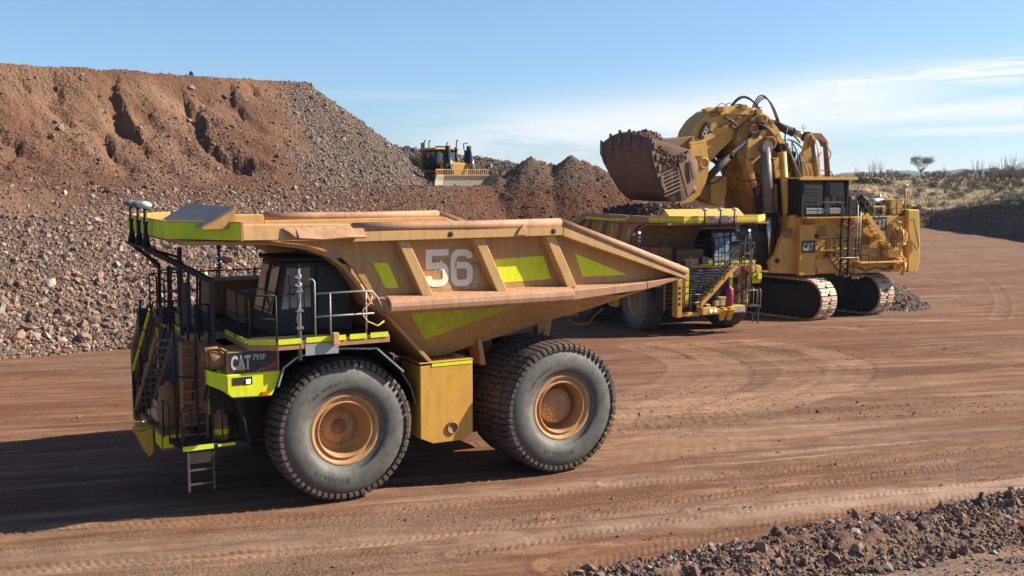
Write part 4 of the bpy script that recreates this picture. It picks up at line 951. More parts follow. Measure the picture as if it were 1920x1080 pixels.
    stair = b.build('stair', M['brown'] if near else M['yellow'], T)
    b = MB()
    for i in range(10):
        c = p0.lerp(p1, (i + .5) / 10); b.box(c.x + .02, c.x + .40, c.y - .11, c.y + .11, c.z - .015, c.z + .015)
    b.build('tread', M['grey'], stair)
    b = MB()
    for dx in (-.02, .46):
        up = Vector((0, 0, .85)); a = p0 + Vector((dx, 0, 0)); c = p1 + Vector((dx, 0, 0)); b.tube([a, a + up, c + up, c + up + Vector((-.3, .25, 0))], .022, 8); b.tube([a + up * .5, c + up * .5], .018, 6)
        for q in (.33, .66): m_ = a.lerp(c, q); b.tube([m_, m_ + up], .018, 6)
    b.build('handrail', M['black'], stair)
    for q0, q1 in ((.08, .38), (.42, .62), (.66, .86)):
        a = p0.lerp(p1, q0) + Vector((.49, 0, .85)); c = p0.lerp(p1, q1) + Vector((.49, 0, .85)); MB().bar(a, c, .05, .07).build('reflective_stripe', M['hivis'] if near else M['black'], stair)
    # left side ladders and platform
    def ladder(x0, x1, y, z0, z1, n, m, name, lean=0):
        b = MB()
        for x in (x0, x1): b.bar((x, y, z0), (x, y - lean, z1), .05, .06, up=(0, 1, 0))
        for i in range(n): z = z0 + (z1 - z0) * (i + .5) / n; q = (i + .5) / n; b.bar((x0, y - lean * q, z), (x1, y - lean * q, z), .04, .04)
        return b.build(name, m, T)
    ladder(3.02, 3.62, 2.15, 1.66, 4.02, 9, M['brown'], 'ladder')
    ladder(3.05, 3.62, 2.75, .60, 1.60, 3, M['dark2'], 'swing_ladder')
    b = MB(); b.box(2.75, 3.85, 1.75, 2.80, 1.60, 1.68); b.box(3.1, 3.6, 2.55, 2.78, 1.25, 1.6); pf = b.build('platform', M['dark'], T, .01)
    MB().box(3.05, 3.75, 2.802, 2.812, 1.58, 1.69).build('reflective_stripe', M['hivis'], pf); MB().box(2.55, 2.95, 2.802, 2.812, 1.60, 1.66).build('reflective_stripe', M['hivis'], pf)
    b = MB(); b.lathe([(0, .001), (0, .19), (.55, .19), (.6, .12), (.72, .12), (.72, .001)], (2.78, 2.35, 1.68), 'z', 20); br = b.build('grease_canister', M['brown'], T); MB().lathe([(.12, .192), (.12, .196), (.26, .196), (.26, .192)], (2.78, 2.35, 1.68), 'z', 20).build('reflective_stripe', M['hivis'], br)
    gm_ = M['black'] if near else M['rail']
    for X in (3.05, 3.75): MB().tube([(X, 2.78, 1.5), (X, 2.80, 2.5), (X - .06, 2.80, 2.62), (X - .16, 2.78, 2.62), (X - .22, 2.78, 2.5), (X - .22, 2.78, 1.8)], .022, 8).build('grab_rail', gm_, T)
    MB().tube([(3.95, 1.7, 1.7), (3.95, 1.7, 2.6), (3.95, 2.4, 2.6), (3.95, 2.4, 1.7)], .02, 8).build('grab_rail', gm_, T)
    b = MB(); b.tube([(3.95, -1.3, 1.5), (3.95, -1.3, 2.5), (3.95, -1.9, 2.5), (3.95, -1.9, 1.5)], .02, 8); b.tube([(3.95, -1.3, 2.05), (3.95, -1.9, 2.05)], .02, 8)
    b.build('grab_rail', M['black'] if near else M['rail'], T)
    b = MB(); b.sheet([(2.60, 3.0), (2.35, 2.2), (2.25, 1.65)], .03, 1.9, 3.0); b.build('splash_guard', M['greyblue'] if not near else M['dark'], T)
    # antenna mast over the front
    b = MB(); Xa = 4.02; b.box(Xa - .08, Xa + .10, -1.45, 1.1, 6.12, 6.17)
    b.bar((Xa, .7, 6.13), (2.95, 2.6, 5.45), .10, .12); b.bar((Xa, -1.2, 6.13), (3.1, -2.6, 5.45), .07, .08); b.bar((2.95, 2.6, 5.5), (2.95, 2.6, 4.0), .09, .09); b.bar((3.1, -2.6, 5.5), (3.1, -2.6, 4.0), .07, .07)
    b.bar((3.30, 1.0, 4.0), (3.30, 1.0, 6.15), .09, .09); b.bar((3.36, -.1, 4.0), (3.36, -.1, 5.6), .07, .07); b.bar((3.36, 1.9, 4.0), (3.3, 1.9, 5.7), .06, .06); b.bar((3.36, .2, 4.0), (3.36, .2, 5.5), .04, .04); b.bar((3.3, -.1, 5.55), (3.3, 1.9, 5.7), .05, .05)
    b.bar((3.36, -.1, 5.0), (3.36, 1.0, 5.05), .035); b.bar((3.36, -.1, 4.5), (3.36, 1.0, 4.55), .035); b.bar((3.3, 1.0, 5.9), (Xa, .7, 6.13), .06)
    b.box(3.2, 3.32, 1.1, 1.6, 4.3, 5.3)
    an = b.build('antenna_mast', M['black'], T)
    for yy_ in (-1.15, -.15, .75):
        b = MB(); b.tube([(Xa, yy_, 6.17), (Xa, yy_, 6.5), (Xa, yy_, 7.08)], [.11, .05, .04], 8); b.tube([(Xa, yy_ + .1, 6.2), (Xa + .02, yy_ + .12, 6.8), (Xa, yy_ + .03, 7.02)], .012, 5); b.cyl((Xa, yy_, 6.72), (Xa, yy_, 6.78), .06, n=10); b.build('antenna_post', M['black'], an)
        MB().lathe([(0, .001), (0, .08), (.05, .16), (.10, .165), (.15, .12), (.18, .001)], (Xa, yy_, 7.08), 'z', 20).build('antenna', M['white'] if yy_ > .5 or not near else M['grey'], an)
    b = MB()
    for (X, Y_, z0, z1) in ((3.75, -1.9, 1.5, 4.6), (3.75, -1.2, 1.5, 3.2), (3.72, 2.1, 1.7, 4.4), (3.3, 2.45, 1.7, 4.9), (3.0, 2.5, 1.7, 4.9), (3.35, -3.1, 1.6, 4.3), (3.1, 1.9, 4.0, 5.6), (2.9, 1.3, 4.0, 5.4), (3.3, -1.6, 4.0, 5.5)): b.tube([(X, Y_, z0), (X + .03, Y_ + .02, (z0 + z1) / 2), (X, Y_, z1)], .03, 6)
    for (p, q) in (((3.3, 2.45, 4.6), (3.3, 1.0, 4.6)), ((3.3, 2.45, 4.9), (3.0, 2.5, 4.9)), ((3.1, 1.9, 5.3), (2.9, 1.3, 5.3)), ((3.75, -1.9, 3.2), (3.75, -1.2, 3.2)), ((3.35, -3.1, 2.9), (3.75, -1.9, 2.9)), ((3.3, -1.6, 5.4), (3.3, 1.0, 5.6)), ((3.72, 2.1, 3.2), (3.3, 2.45, 3.2))): b.tube([p, q], .025, 6)
    b.box(3.1, 3.45, -.9, -.5, 4.1, 4.5); b.box(3.55, 3.8, -2.2, -1.85, 3.9, 4.35); b.build('guard_frame', M['black'], T)
    # exhaust, hoses and tanks that fill the front end
    b = MB()
    random.seed(4)
    for i in range(16):
        x = random.uniform(2.4, 3.2); y = random.uniform(-3.0, 2.6); b.tube([(x, y, 1.6 + random.random()), (x + .15, y + random.uniform(-.4, .4), 2.6), (x - .1, y + random.uniform(-.5, .5), 3.8)], .03, 6)
    b.box(2.2, 2.95, 1.2, 2.4, 2.3, 3.4); b.box(2.2, 2.95, -3.1, -1.9, 2.1, 3.6); b.build('hoses', M['dark'], T)
    return T
M['ghost'] = paint('worn older number paint', (.66, .44, .22), .9, .6, (.46, .26, .13), lo=.35, hi=.6)
M['dark2'] = paint('worn dark ladder steel', (.07, .065, .06), .4, .6, (.12, .08, .06))
M['brownbody'] = paint('brown tan body paint', (.48, .26, .10), .5, .55, (.36, .19, .11))
M['body2'] = paint('pale tan body paint', (.64, .37, .13), .5, .5, (.50, .275, .135))
M['hivis2'] = paint('grimy lime yellow film', (.52, .60, .015), .6, .5, (.34, .22, .06), lo=.45, hi=.75)
M['cabp'] = paint('dark cab paint', (.005, .0055, .0065), .25, .45, (.02, .015, .012))  # black cab paint, deepened to put in the shade under the canopy
M['white2'] = paint('pale grey panel paint', (.5, .52, .54), .3, .4, (.3, .2, .15))
M['chock'] = paint('yellow chock plastic', (.72, .40, .03), .2, .4, (.4, .22, .1))
M['greyblue'] = paint('grey blue flap', (.28, .32, .38), .3, .5, (.25, .18, .15))
T1 = make_truck('empty haul truck numbered 56 with lime yellow panels driving across the foreground', (-5.622, 28.142, 0), 3.652, True)
T1.location.z = .0
T2 = make_truck('loaded haul truck parked beneath the raised excavator bucket, facing the camera', (10.17, 62.76, -1.147), -1.1949, False)
# ore heaped in the second truck
def to_world(T, p): return Matrix.Rotation(T.rotation_euler[2], 4, 'Z') @ Vector(p) + T.location
xs = np.linspace(-9.4, 1.5, 60); yl = np.linspace(-3.25, 3.25, 40); Xl, Yl = np.meshgrid(xs, yl, indexing='ij')
def load_h(x, y):
    e = np.minimum(3.3 - np.abs(y), np.minimum(x + 9.6, 1.7 - x) * .8)
    return np.clip(5.85 + np.clip(e * .62, 0, 1.25) - .10 * np.clip(-x - 5.2, 0, 9) * 1.6 + .22 * fbm(x * .8, y * .8, 4), np.where(x > -1, 6.5, 5.0), 9)
Zl = load_h(Xl, Yl)
cl = np.ones((*Xl.shape, 3)) * np.array((.11, .058, .04))
ld = grid_obj('ore_load', Xl, Yl, Zl, cl, M['slope'], np.ones(Xl.shape) * .6); ld.location = T2.location; ld.rotation_euler = T2.rotation_euler
tag(ld, 'dark heap of broken ore filling the second haul truck', 'ore load')
rg = np.random.default_rng(21); n = 2600; x = rg.random(n) * 10.6 - 9.2; y = (rg.random(n) - .5) * 6.3; P = np.stack([x, y, load_h(x, y) + .02], -1)
ro = rocks('load_rock', P, np.clip(.07 * np.exp(rg.normal(0, .5, n)), .03, .3), REDST * .7, rg); ro.parent = ld; 
if 'kind' in ro: ro['kind'] = 'stuff'
M['chrome2'] = plain('galvanised muffler', (.6, .6, .6), .35, .8)
M['silver'] = paint('dusty grey cylinder barrel', (.20, .18, .17), .5, .4, (.25, .16, .11), metal=.3)
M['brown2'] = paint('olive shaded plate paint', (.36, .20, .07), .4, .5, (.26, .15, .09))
# ------------------------------------------------------------------ hydraulic shovel (x towards the bucket, y left, z up)
EXO = Vector((19.9, 72.3, -1.3)); EXH = R(200)
_c, _s = math.cos(EXH), math.sin(EXH)
def ex(px, py, y):
    """measured point of the photograph -> (x, z) in the machine's own plane y"""
    r = ray(px, py); ox = -EXO.x; oy = -EXO.y; oz = CAMH - EXO.z
    lx, ly = _c * ox + _s * oy, -_s * ox + _c * oy; dx, dy = _c * r[0] + _s * r[1], -_s * r[0] + _c * r[1]
    t = (y - ly) / dy; return lx + t * dx, oz + t * r[2]
def e3(px, py, y): x, z = ex(px, py, y); return Vector((x, y, z))
def eprism(b, pts, y, w):
    """outline measured on the near face y, w thick away from the camera"""
    P = [ex(p[0], p[1], y) for p in pts]
    a = sum(P[i][0] * P[(i + 1) % len(P)][1] - P[(i + 1) % len(P)][0] * P[i][1] for i in range(len(P)))
    if a < 0: P = P[::-1]
    b.prism(P, y, y - w); return b
E_ = empty('excavator', EXO, EXH, 'yellow mining shovel excavator swinging a full bucket over the second truck', 'excavator')
# tracks: their axis is turned against the house
tr_rot = R(-55) - EXH
for sgn, nm in ((1, 'near'), (-1, 'far')):
    Mx = Matrix.Rotation(tr_rot, 4, 'Z') @ Matrix.Translation((0, -2.95 * sgn, 0))
    L, Rr, W = 3.15, 1.28, .74
    def at(d):                                   # distance along the belt -> point and direction
        per = 4 * L + 2 * math.pi * Rr; d %= per
        if d < 2 * L: return (-L + d, 2 * Rr), (1, 0)
        d -= 2 * L
        if d < math.pi * Rr: a = math.pi / 2 - d / Rr; return (L + Rr * math.cos(a), Rr + Rr * math.sin(a)), (math.sin(a), -math.cos(a))
        d -= math.pi * Rr
        if d < 2 * L: return (L - d, 0), (-1, 0)
        d -= 2 * L; a = -math.pi / 2 - d / Rr; return (-L + Rr * math.cos(a), Rr + Rr * math.sin(a)), (math.sin(a), -math.cos(a))
    b = MB(); b.M = Mx
    npad = 40; per = 4 * L + 2 * math.pi * Rr
    for k in range(npad):
        (x, z), (tx, tz) = at(k * per / npad); nx, nz = -tz, tx; hw = per / npad * .46
        def q(u, v, yy): return (x + tx * u + nx * v, yy, z + tz * u + nz * v)
        for y0, y1, u0, u1, v1 in ((-W, -.12, -hw, hw, .07), (.12, W, -hw, hw, .07), (-.14, .14, -hw * .95, hw * .45, .06), (-W + .04, -.16, -hw * .35, hw * .15, .115), (.16, W - .04, -hw * .35, hw * .15, .115)):
            b.hexa([q(u0, -.06, y0), q(u1, -.06, y0), q(u1, -.06, y1), q(u0, -.06, y1), q(u0, v1, y0), q(u1, v1, y0), q(u1, v1, y1), q(u0, v1, y1)])
    ob = b.build('track', M['padsteel'], E_, .012)
    b = MB(); b.M = Mx
    b.prism([(-L - .6, 2.1), (L + .5, 2.1), (L + .9, 1.3), (L + .5, .35), (-L - .5, .35), (-L - .9, 1.3)][::-1], -.50, .50); b.box(-L + .3, L - .3, -.62, .62, .75, 1.75)
    for cx in (-L, L): b.cyl((cx, -.45, Rr), (cx, .45, Rr), Rr - .12, n=24)
    for k in range(8): cx = -L + .5 + k * (2 * L - 1) / 7; b.cyl((cx, -.58, .30), (cx, .58, .30), .24, n=14)
    b.build('track_frame', M['dark'], ob)
b = MB(); b.M = Matrix.Rotation(tr_rot, 4, 'Z'); b.box(-1.9, 1.9, -2.6, 2.6, 1.2, 2.3); b.M = None; b.lathe([(2.2, .001), (2.2, 2.0), (2.85, 2.0), (2.85, .001)], (0, 0, 0), 'z', 40); b.box(-5.8, 3.0, -3.6, 3.6, 2.86, 3.05)
b.build('undercarriage', M['dark'], E_)
# house
b = MB(); b.box(-5.05, 3.2, -3.9, 3.75, 2.9, 6.55); b.box(-3.2, 1.9, 3.75, 3.8, 5.2, 6.5); b.box(-1.5, 1.9, 3.75, 3.86, 3.0, 3.9); b.box(2.0, 3.22, 3.72, 3.98, 2.86, 6.1)
b.box(-5.0, -1.0, 3.75, 4.0, 2.88, 3.45); b.box(-5.0, 2.0, 3.76, 3.83, 4.45, 4.50); b.box(.8, .84, 3.76, 3.82, 3.9, 5.2); b.box(-1.0, -.96, 3.76, 3.84, 3.9, 6.5)
house = b.build('house', M['yellow'], E_, .03)
MB().box(-1.62, -1.15, 3.752, 3.80, 3.65, 5.1).build('doorway', M['black'], house)
b = MB(); eprism(b, [(1703, 393), (1724, 393), (1726, 487), (1720, 511), (1703, 511)], 4.05, 8.1); cw = b.build('counterweight', M['yellow2'], E_, .06, seg=2)
b = MB(); p = [ex(1706, 412, 4.1), ex(1712, 410, 4.1), ex(1722, 462, 4.1), ex(1718, 468, 4.1), ex(1708, 452, 4.1)]
b.tube([(x, 4.15, z) for x, z in p], .03, 6); b.build('grab_handle', M['black'], cw)
for (x0, x1, z0, z1, y) in ((2.10, 3.10, 4.30, 5.08, 3.99), (-3.55, -2.42, 5.60, 6.50, 3.81)):
    q = MB().box(x0, x1, y, y + .02, z0, z1).build('decal', M['decal'], house)
    cat_logo(None, ((x0 + x1) / 2, y + .022, (z0 + z1) / 2), (-1, 0, 0), (0, 0, 1), (x1 - x0) * .8, (z1 - z0) * .62, .0, q)
MB().box(1.75, 2.0, 3.862, 3.868, 3.0, 3.35).build('paint_mark', M['red'], house)
b = MB(); b.lathe([(0, .16), (.05, .15), (.06, .09), (.02, .001)], (2.0, 3.98, 5.35), 'y', 16); b.build('port', M['dark'], house)
# boom foot plates
for y, w in ((3.5, .35), (-1.9, .35)):
    b = MB(); eprism(b, [(1447, 512), (1499, 514), (1499, 402), (1484, 404), (1478, 430), (1470, 438), (1462, 455), (1455, 478), (1443, 490)], y, w); fp = b.build('boom_foot_plate', M['yellow'], E_, .03)
    if y > 0:
        c = e3(1457, 489, y + .02); MB().lathe([(0, .17), (.05, .16), (.05, .001)], c, 'y', 20).build('pin', M['dark'], fp)
        c = e3(1477, 437, y + .02); MB().lathe([(-.1, .34), (.12, .33), (.14, .26), (.08, .22), (.08, .001)], c, 'y', 24).build('pin', M['brown'], fp)
b = MB(); eprism(b, [(1405, 505), (1450, 508), (1452, 470), (1440, 440), (1420, 430), (1408, 460)], 2.0, 3.5); b.build('boom_foot', M['grease'], E_, .04)
# cab with its roof and guards
b = MB(); b.box(-.45, 3.15, .7, 3.7, 6.58, 8.92); b.box(-.5, 3.2, .65, 3.75, 6.56, 6.75); cabx = b.build('cab', M['cabp'], E_, .04)
b = MB(); b.box(-.95, 3.5, .4, 4.1, 8.96, 9.08); b.box(-.9, 3.45, 4.0, 4.14, 8.90, 9.10); b.build('cab_roof', M['yellow2'], cabx, .01)
MB().box(1.15, 2.85, 3.705, 3.72, 7.3, 8.6).build('window', M['glass'], cabx); MB().box(-.3, .95, 3.705, 3.72, 7.3, 8.7).build('window', M['glass'], cabx)
b = MB()
for i in range(9): b.box(-.30, .95, 3.74, 3.86, 7.45 + i * .14, 7.49 + i * .14)
for i in range(5): b.box(1.9, 2.8, 3.74, 3.84, 7.5 + i * .2, 7.53 + i * .2)
b.box(-.42, -.32, 3.7, 3.9, 6.7, 8.9); b.box(1.0, 1.35, 3.7, 3.85, 6.7, 8.9); b.box(2.95, 3.1, 3.7, 3.9, 6.6, 8.9); b.build('sun_guard', M['black'], cabx)
b = MB(); b.box(-.3, 2.7, 3.72, 3.82, 6.75, 7.12); b.build('cab_panel', M['greyblue'], cabx, .02)
b = MB(); b.hexa([(1.2, 3.75, 6.1), (2.9, 3.75, 6.1), (2.9, 4.1, 6.4), (1.2, 4.1, 6.4), (1.2, 3.75, 6.5), (2.9, 3.75, 6.5), (2.9, 4.1, 6.5), (1.2, 4.1, 6.5)]); b.box(-.6, 3.1, 3.74, 4.5, 6.50, 6.56); b.build('walkway', M['yellow'], E_)
# access ladder
b = MB()
for X in (.36, -.20): b.bar((X, 4.35, 2.85), (X, 4.35, 7.9), .13, .12)
for i in range(17): z = 3.0 + i * .28; b.bar((.36, 4.35, z), (-.20, 4.35, z), .05)
for X in (.36, -.20): b.bar((X, 4.35, 4.2), (X + .8, 4.0, 4.2), .05); b.bar((X, 4.35, 2.9), (X + .9, 4.0, 4.2), .05)
b.build('access_ladder', M['black'], E_)
b = MB()
for X, z0, z1 in ((-.75, 3.95, 7.3), (-.98, 3.95, 6.9)): b.tube([(X, 4.45, z0), (X, 4.45, z1)], .035, 8)
for z in (4.2, 4.9, 5.5, 6.2): b.tube([(-.20, 4.4, z), (-.98, 4.45, z)], .02, 6)
b.tube([(1.2, 4.45, 3.95), (-.98, 4.45, 3.95)], .03, 6); b.build('ladder_cage', M['rail'], E_)
# stair, service platform
p0 = Vector((-1.35, 4.25, 6.75)); p1 = Vector((-3.35, 4.25, 4.55)); b = MB()
for y in (4.0, 4.5): b.bar(p0 + Vector((0, y - 4.25, 0)), p1 + Vector((0, y - 4.25, 0)), .06, .28)
for i in range(9): c = p0.lerp(p1, (i + .5) / 9); b.box(c.x - .12, c.x + .12, 4.0, 4.5, c.z - .02, c.z + .02)
st = b.build('stair', M['yellow2'], E_)
b = MB()
for y in (4.0, 4.52):
    a = p0 + Vector((.2, y - 4.25, 1.0)); c = p1 + Vector((-.1, y - 4.25, 1.0)); b.tube([a, c, c + Vector((0, 0, -1))], .028, 6); b.tube([a + Vector((0, 0, -.5)), c + Vector((0, 0, -.5))], .022, 6)
b.build('handrail', M['black'], st)
b = MB(); b.box(-4.3, -.9, 3.8, 4.7, 3.55, 3.65); b.box(-4.2, -3.3, 3.9, 4.6, 4.35, 4.5); b.hexa([(-4.1, 3.9, 3.9), (-3.3, 3.9, 3.9), (-3.3, 4.5, 3.9), (-4.1, 4.5, 3.9), (-4.3, 3.9, 4.35), (-3.1, 3.9, 4.35), (-3.1, 4.6, 4.35), (-4.3, 4.6, 4.35)]); b.build('service_platform', M['yellow2'], E_, .01)
b = MB()
for X in (-.95, -1.55, -2.2): b.tube([(X, 4.68, 3.6), (X, 4.68, 4.55)], .022, 6)
b.tube([(-.95, 4.68, 4.55), (-2.2, 4.68, 4.55)], .022, 6); b.tube([(-.95, 4.68, 4.1), (-2.2, 4.68, 4.1)], .02, 6)
for X in (-3.55, -4.2): b.tube([(X, 4.62, 4.45), (X, 4.62, 5.6)], .025, 6)
for z in (4.9, 5.25, 5.6): b.tube([(-3.55, 4.62, z), (-4.2, 4.62, z)], .02, 6)
b.build('platform_rail', M['black'], E_)
random.seed(12); b = MB()
for i in range(15):                                # folding service arms, pipes and valve blocks beside the counterweight
    x = random.uniform(-4.95, -3.9); z = random.uniform(3.4, 6.2); x2 = x + random.uniform(-.5, .6); z2 = z + random.uniform(-.9, .9); x2 = min(max(x2, -5.0), -3.7); y = random.uniform(4.0, 4.4)
    b.tube([(x, y, z), ((x + x2) / 2, y + .12, (z + z2) / 2), (x2, y, z2)], random.choice((.05, .07, .11)), 8)
for i in range(8): x = random.uniform(-4.9, -3.9); z = random.uniform(3.4, 6.0); b.box(x, x + .25, 3.9, 4.3, z, z + .28); b.cyl((x, 4.3, z), (x, 4.42, z), .12, n=12)
b.build('service_arm', M['yellow2'], E_)
b = MB(); b.tube([(-1.3, 4.08, 3.3), (-1.8, 4.1, 3.0), (-2.6, 4.1, 3.25), (-3.2, 4.1, 3.05), (-4.0, 4.1, 3.3)], .035, 6); b.tube([(-3.0, 4.1, 3.2), (-3.6, 4.12, 2.95), (-4.3, 4.1, 3.35)], .03, 6); b.tube([(.2, 4.1, 3.0), (-.8, 4.12, 3.4), (-1.6, 4.1, 3.1)], .03, 6); b.build('hose', M['black'], E_)
# deck on top
b = MB(); b.box(-5.1, -.5, -3.8, 3.7, 6.55, 6.62); b.box(-2.6, -.6, 1.0, 3.0, 6.62, 7.35); b.box(-1.7, -.7, 2.0, 3.4, 6.62, 7.6); b.cyl((-1.6, 2.8, 7.6), (-.9, 2.8, 7.6), .28, n=16); b.cyl((-2.6, 3.0, 7.4), (-2.0, 3.0, 7.7), .3, n=16); b.build('engine_deck', M['dark'], E_, .03)
b = MB(); b.box(-4.6, -3.7, 1.5, 3.2, 6.62, 7.35); b.box(-5.0, -4.05, 2.0, 3.55, 6.62, 7.62); b.box(-3.7, -2.7, 2.6, 3.5, 6.62, 7.2); b.build('engine_hood', M['yellow'], E_, .03)
MB().box(-3.45, -2.95, 3.502, 3.52, 6.72, 7.1).build('vent', M['dark'], E_)
b = MB(); b.cyl((-4.1, 2.6, 7.45), (-2.75, 2.6, 7.45), .26, n=24); b.cyl((-3.9, 2.6, 7.45), (-3.9, 2.6, 7.95), .09); b.build('muffler', M['chrome2'], E_)
b = MB()
for z in (7.05, 7.6): b.tube([(-.6, 3.72, z), (-5.05, 3.72, z), (-5.1, -3.7, z)], .028, 6); b.tube([(-.6, -3.7, z), (-5.05, -3.7, z)], .028, 6)
for i in range(8): X = -.6 - i * .63; b.tube([(X, 3.72, 6.6), (X, 3.72, 7.6)], .028, 6); b.tube([(X, -3.7, 6.6), (X, -3.7, 7.6)], .028, 6)
b.tube([(3.2, 4.45, 7.5), (.5, 4.45, 7.5)], .028, 6); b.tube([(3.2, 4.45, 7.0), (.5, 4.45, 7.0)], .022, 6)
for X in (3.2, 2.3, 1.4, .5): b.tube([(X, 4.45, 6.5), (X, 4.45, 7.5)], .025, 6)
b.build('handrail', M['black'], E_)
b = MB(); b.cyl((-5.25, 3.5, 6.9), (-5.25, 3.5, 8.45), .06, n=10); gp_ = b.build('antenna_post', M['yellow'], E_); MB().lathe([(0, .001), (0, .17), (.1, .18), (.18, .001)], (-5.25, 3.5, 8.45), 'z', 16).build('antenna', M['white'], gp_)
# boom
b = MB(); eprism(b, [(1455, 500), (1446, 462), (1432, 410), (1402, 350), (1385, 305), (1379, 268), (1384, 242), (1404, 226), (1425, 212), (1440, 215), (1456, 238), (1474, 272), (1492, 312), (1503, 345), (1510, 400), (1506, 450), (1495, 492)], 1.35, 2.7)
boom = b.build('boom', M['grime'], E_, .08, seg=2)
b = MB(); eprism(b, [(1440, 222), (1458, 240), (1478, 280), (1470, 284), (1450, 250), (1432, 235)], 1.6, .3); eprism(b, [(1398, 300), (1430, 240), (1438, 246), (1410, 302), (1420, 350), (1412, 352)], 1.5, .2); eprism(b, [(1452, 345), (1500, 345), (1504, 352), (1462, 400), (1455, 396)], 1.48, .2); b.build('boom_rib', M['yellow2'], boom, .02)
for px, py, y, r, m in ((1443, 268, 2.0, .42, 'brown'), (1412, 242, 1.7, .30, 'brown'), (1466, 277, 1.9, .28, 'dark'), (1430, 222, 1.6, .26, 'yellow')):
    c = e3(px, py, y); q = MB().lathe([(-.5, r), (.15, r), (.18, r * .8), (.12, r * .7), (.12, .001)], c, 'y', 24); q.build('pin', M[m], boom)
# stick
b = MB(); eprism(b, [(1293, 268), (1300, 243), (1313, 224), (1332, 208), (1352, 200), (1396, 197), (1424, 205), (1440, 216), (1446, 236), (1432, 262), (1410, 258), (1398, 244), (1384, 246), (1372, 264), (1353, 281), (1335, 301), (1327, 307), (1308, 302)], .95, 1.9)
stick = b.build('stick', M['yellow'], E_, .06, seg=2)
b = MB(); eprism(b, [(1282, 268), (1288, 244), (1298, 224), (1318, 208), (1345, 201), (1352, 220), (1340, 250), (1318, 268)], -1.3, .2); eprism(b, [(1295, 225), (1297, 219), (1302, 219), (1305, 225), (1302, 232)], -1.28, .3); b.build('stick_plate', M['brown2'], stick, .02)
b = MB(); eprism(b, [(1352, 206), (1405, 200), (1420, 206), (1412, 216), (1360, 214)], 1.1, .2); eprism(b, [(1322, 204), (1334, 200), (1336, 206), (1325, 210)], .6, .5); eprism(b, [(1350, 202), (1362, 198), (1364, 212), (1352, 216)], 1.15, .4); eprism(b, [(1298, 262), (1330, 250), (1362, 232), (1366, 240), (1335, 260), (1302, 278)], 1.05, .12); b.build('stick_rib', M['yellow2'], stick, .02)
dc = MB(); eprism(dc, [(1313, 259), (1316, 245), (1326, 229), (1333, 230), (1332, 240), (1318, 262)], 1.20, .24); dq = dc.build('decal', M['decal'], stick)
rd = MB(); eprism(rd, [(1330, 230), (1334, 230), (1333, 238), (1329, 236)], 1.206, .004); rd.build('swoosh', M['red'], dq)
c = e3(1323, 247, 1.21); ux = (e3(1328, 238, 1.21) - e3(1318, 256, 1.21)).normalized(); n = Vector((0, 1, 0)); uy = n.cross(ux)
t = MB(); put_text(t, 'CAT', c, ux, uy, .62, .30, .035); t.build('lettering', M['white'], dq)
# bucket linkage and clam arm
for y in (1.9, -1.9):
    b = MB(); eprism(b, [(1293, 268), (1322, 263), (1329, 300), (1330, 318), (1323, 345), (1313, 366), (1296, 380), (1276, 384), (1262, 382), (1285, 368), (1296, 345), (1299, 318), (1294, 292)], y, .35); arm = b.build('clam_arm', M['yellow'], E_, .04)
    if y > 0:
        c = e3(1319, 306, y + .02); MB().lathe([(-.1, .34), (.14, .34), (.16, .28), (.06, .25), (.06, .001)], c, 'y', 24).build('pin', M['yellow2'], arm)
        q = MB(); eprism(q, [(1296, 275), (1318, 270), (1321, 288), (1320, 293), (1297, 293), (1292, 285)], y + .06, .06); q.build('cover', M['yellow2'], arm, .02)
        c = e3(1298, 355, y + .02); MB().lathe([(-.1, .26), (.1, .26), (.12, .001)], c, 'y', 20).build('pin', M['bucket'], arm)
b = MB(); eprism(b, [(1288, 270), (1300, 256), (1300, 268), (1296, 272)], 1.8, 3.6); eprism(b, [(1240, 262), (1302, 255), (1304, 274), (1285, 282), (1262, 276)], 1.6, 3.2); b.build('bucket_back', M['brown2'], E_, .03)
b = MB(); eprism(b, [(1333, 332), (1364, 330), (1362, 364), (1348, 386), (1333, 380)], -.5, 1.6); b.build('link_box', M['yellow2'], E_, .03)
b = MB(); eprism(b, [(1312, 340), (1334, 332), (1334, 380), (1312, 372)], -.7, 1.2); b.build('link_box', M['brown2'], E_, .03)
b = MB(); eprism(b, [(1364, 330), (1400, 330), (1418, 420), (1395, 430), (1366, 400)], -1.2, .5); b.build('far_plate', M['brown'], E_, .03)
# hydraulic cylinders
def ram(y, a, b_, c_, r, rr, m='dark', mr='chrome'):
    A, B, C_ = e3(*a, y), e3(*b_, y), e3(*c_, y)
    t = MB().cyl(A, B, r, n=18); q = (B - A).normalized(); t.cyl(B - q * .12, B, r * 1.15, n=18); d = Vector((0, 1, 0)); t.cyl(A - d * r * .9, A + d * r * .9, r * 1.15, n=18)
    o = t.build('cylinder', M[m], E_); MB().cyl(B, C_, rr, n=14).build('rod', M[mr], o)
    e = MB().cyl(C_ - d * rr * 1.8, C_ + d * rr * 1.8, rr * 1.9, n=16); e.build('rod_eye', M['dark'], o); return o
ram(1.3, (1320, 340), (1371, 290), (1414, 250), .24, .15)
ram(1.3, (1432, 234), (1424, 241), (1412, 252), .24, .15)
ram(.6, (1424, 384), (1386, 308), (1377, 290), .33, .14)
ram(-.6, (1412, 372), (1366, 305), (1350, 290), .33, .14)
ram(2.3, (1435, 276), (1441, 398), (1444, 496), .33, .17, 'silver')
ram(-1.8, (1448, 300), (1452, 390), (1455, 470), .30, .17, 'silver')
b = MB(); b.cyl(e3(1467, 285, 2.2), e3(1477, 440, 2.2), .25, n=18); b.build('boom_strut', M['yellow2'], E_)
b = MB(); b.cyl(e3(1440, 300, 2.1), e3(1440, 296, 2.1), .5); b.build('pin', M['dark'], E_)
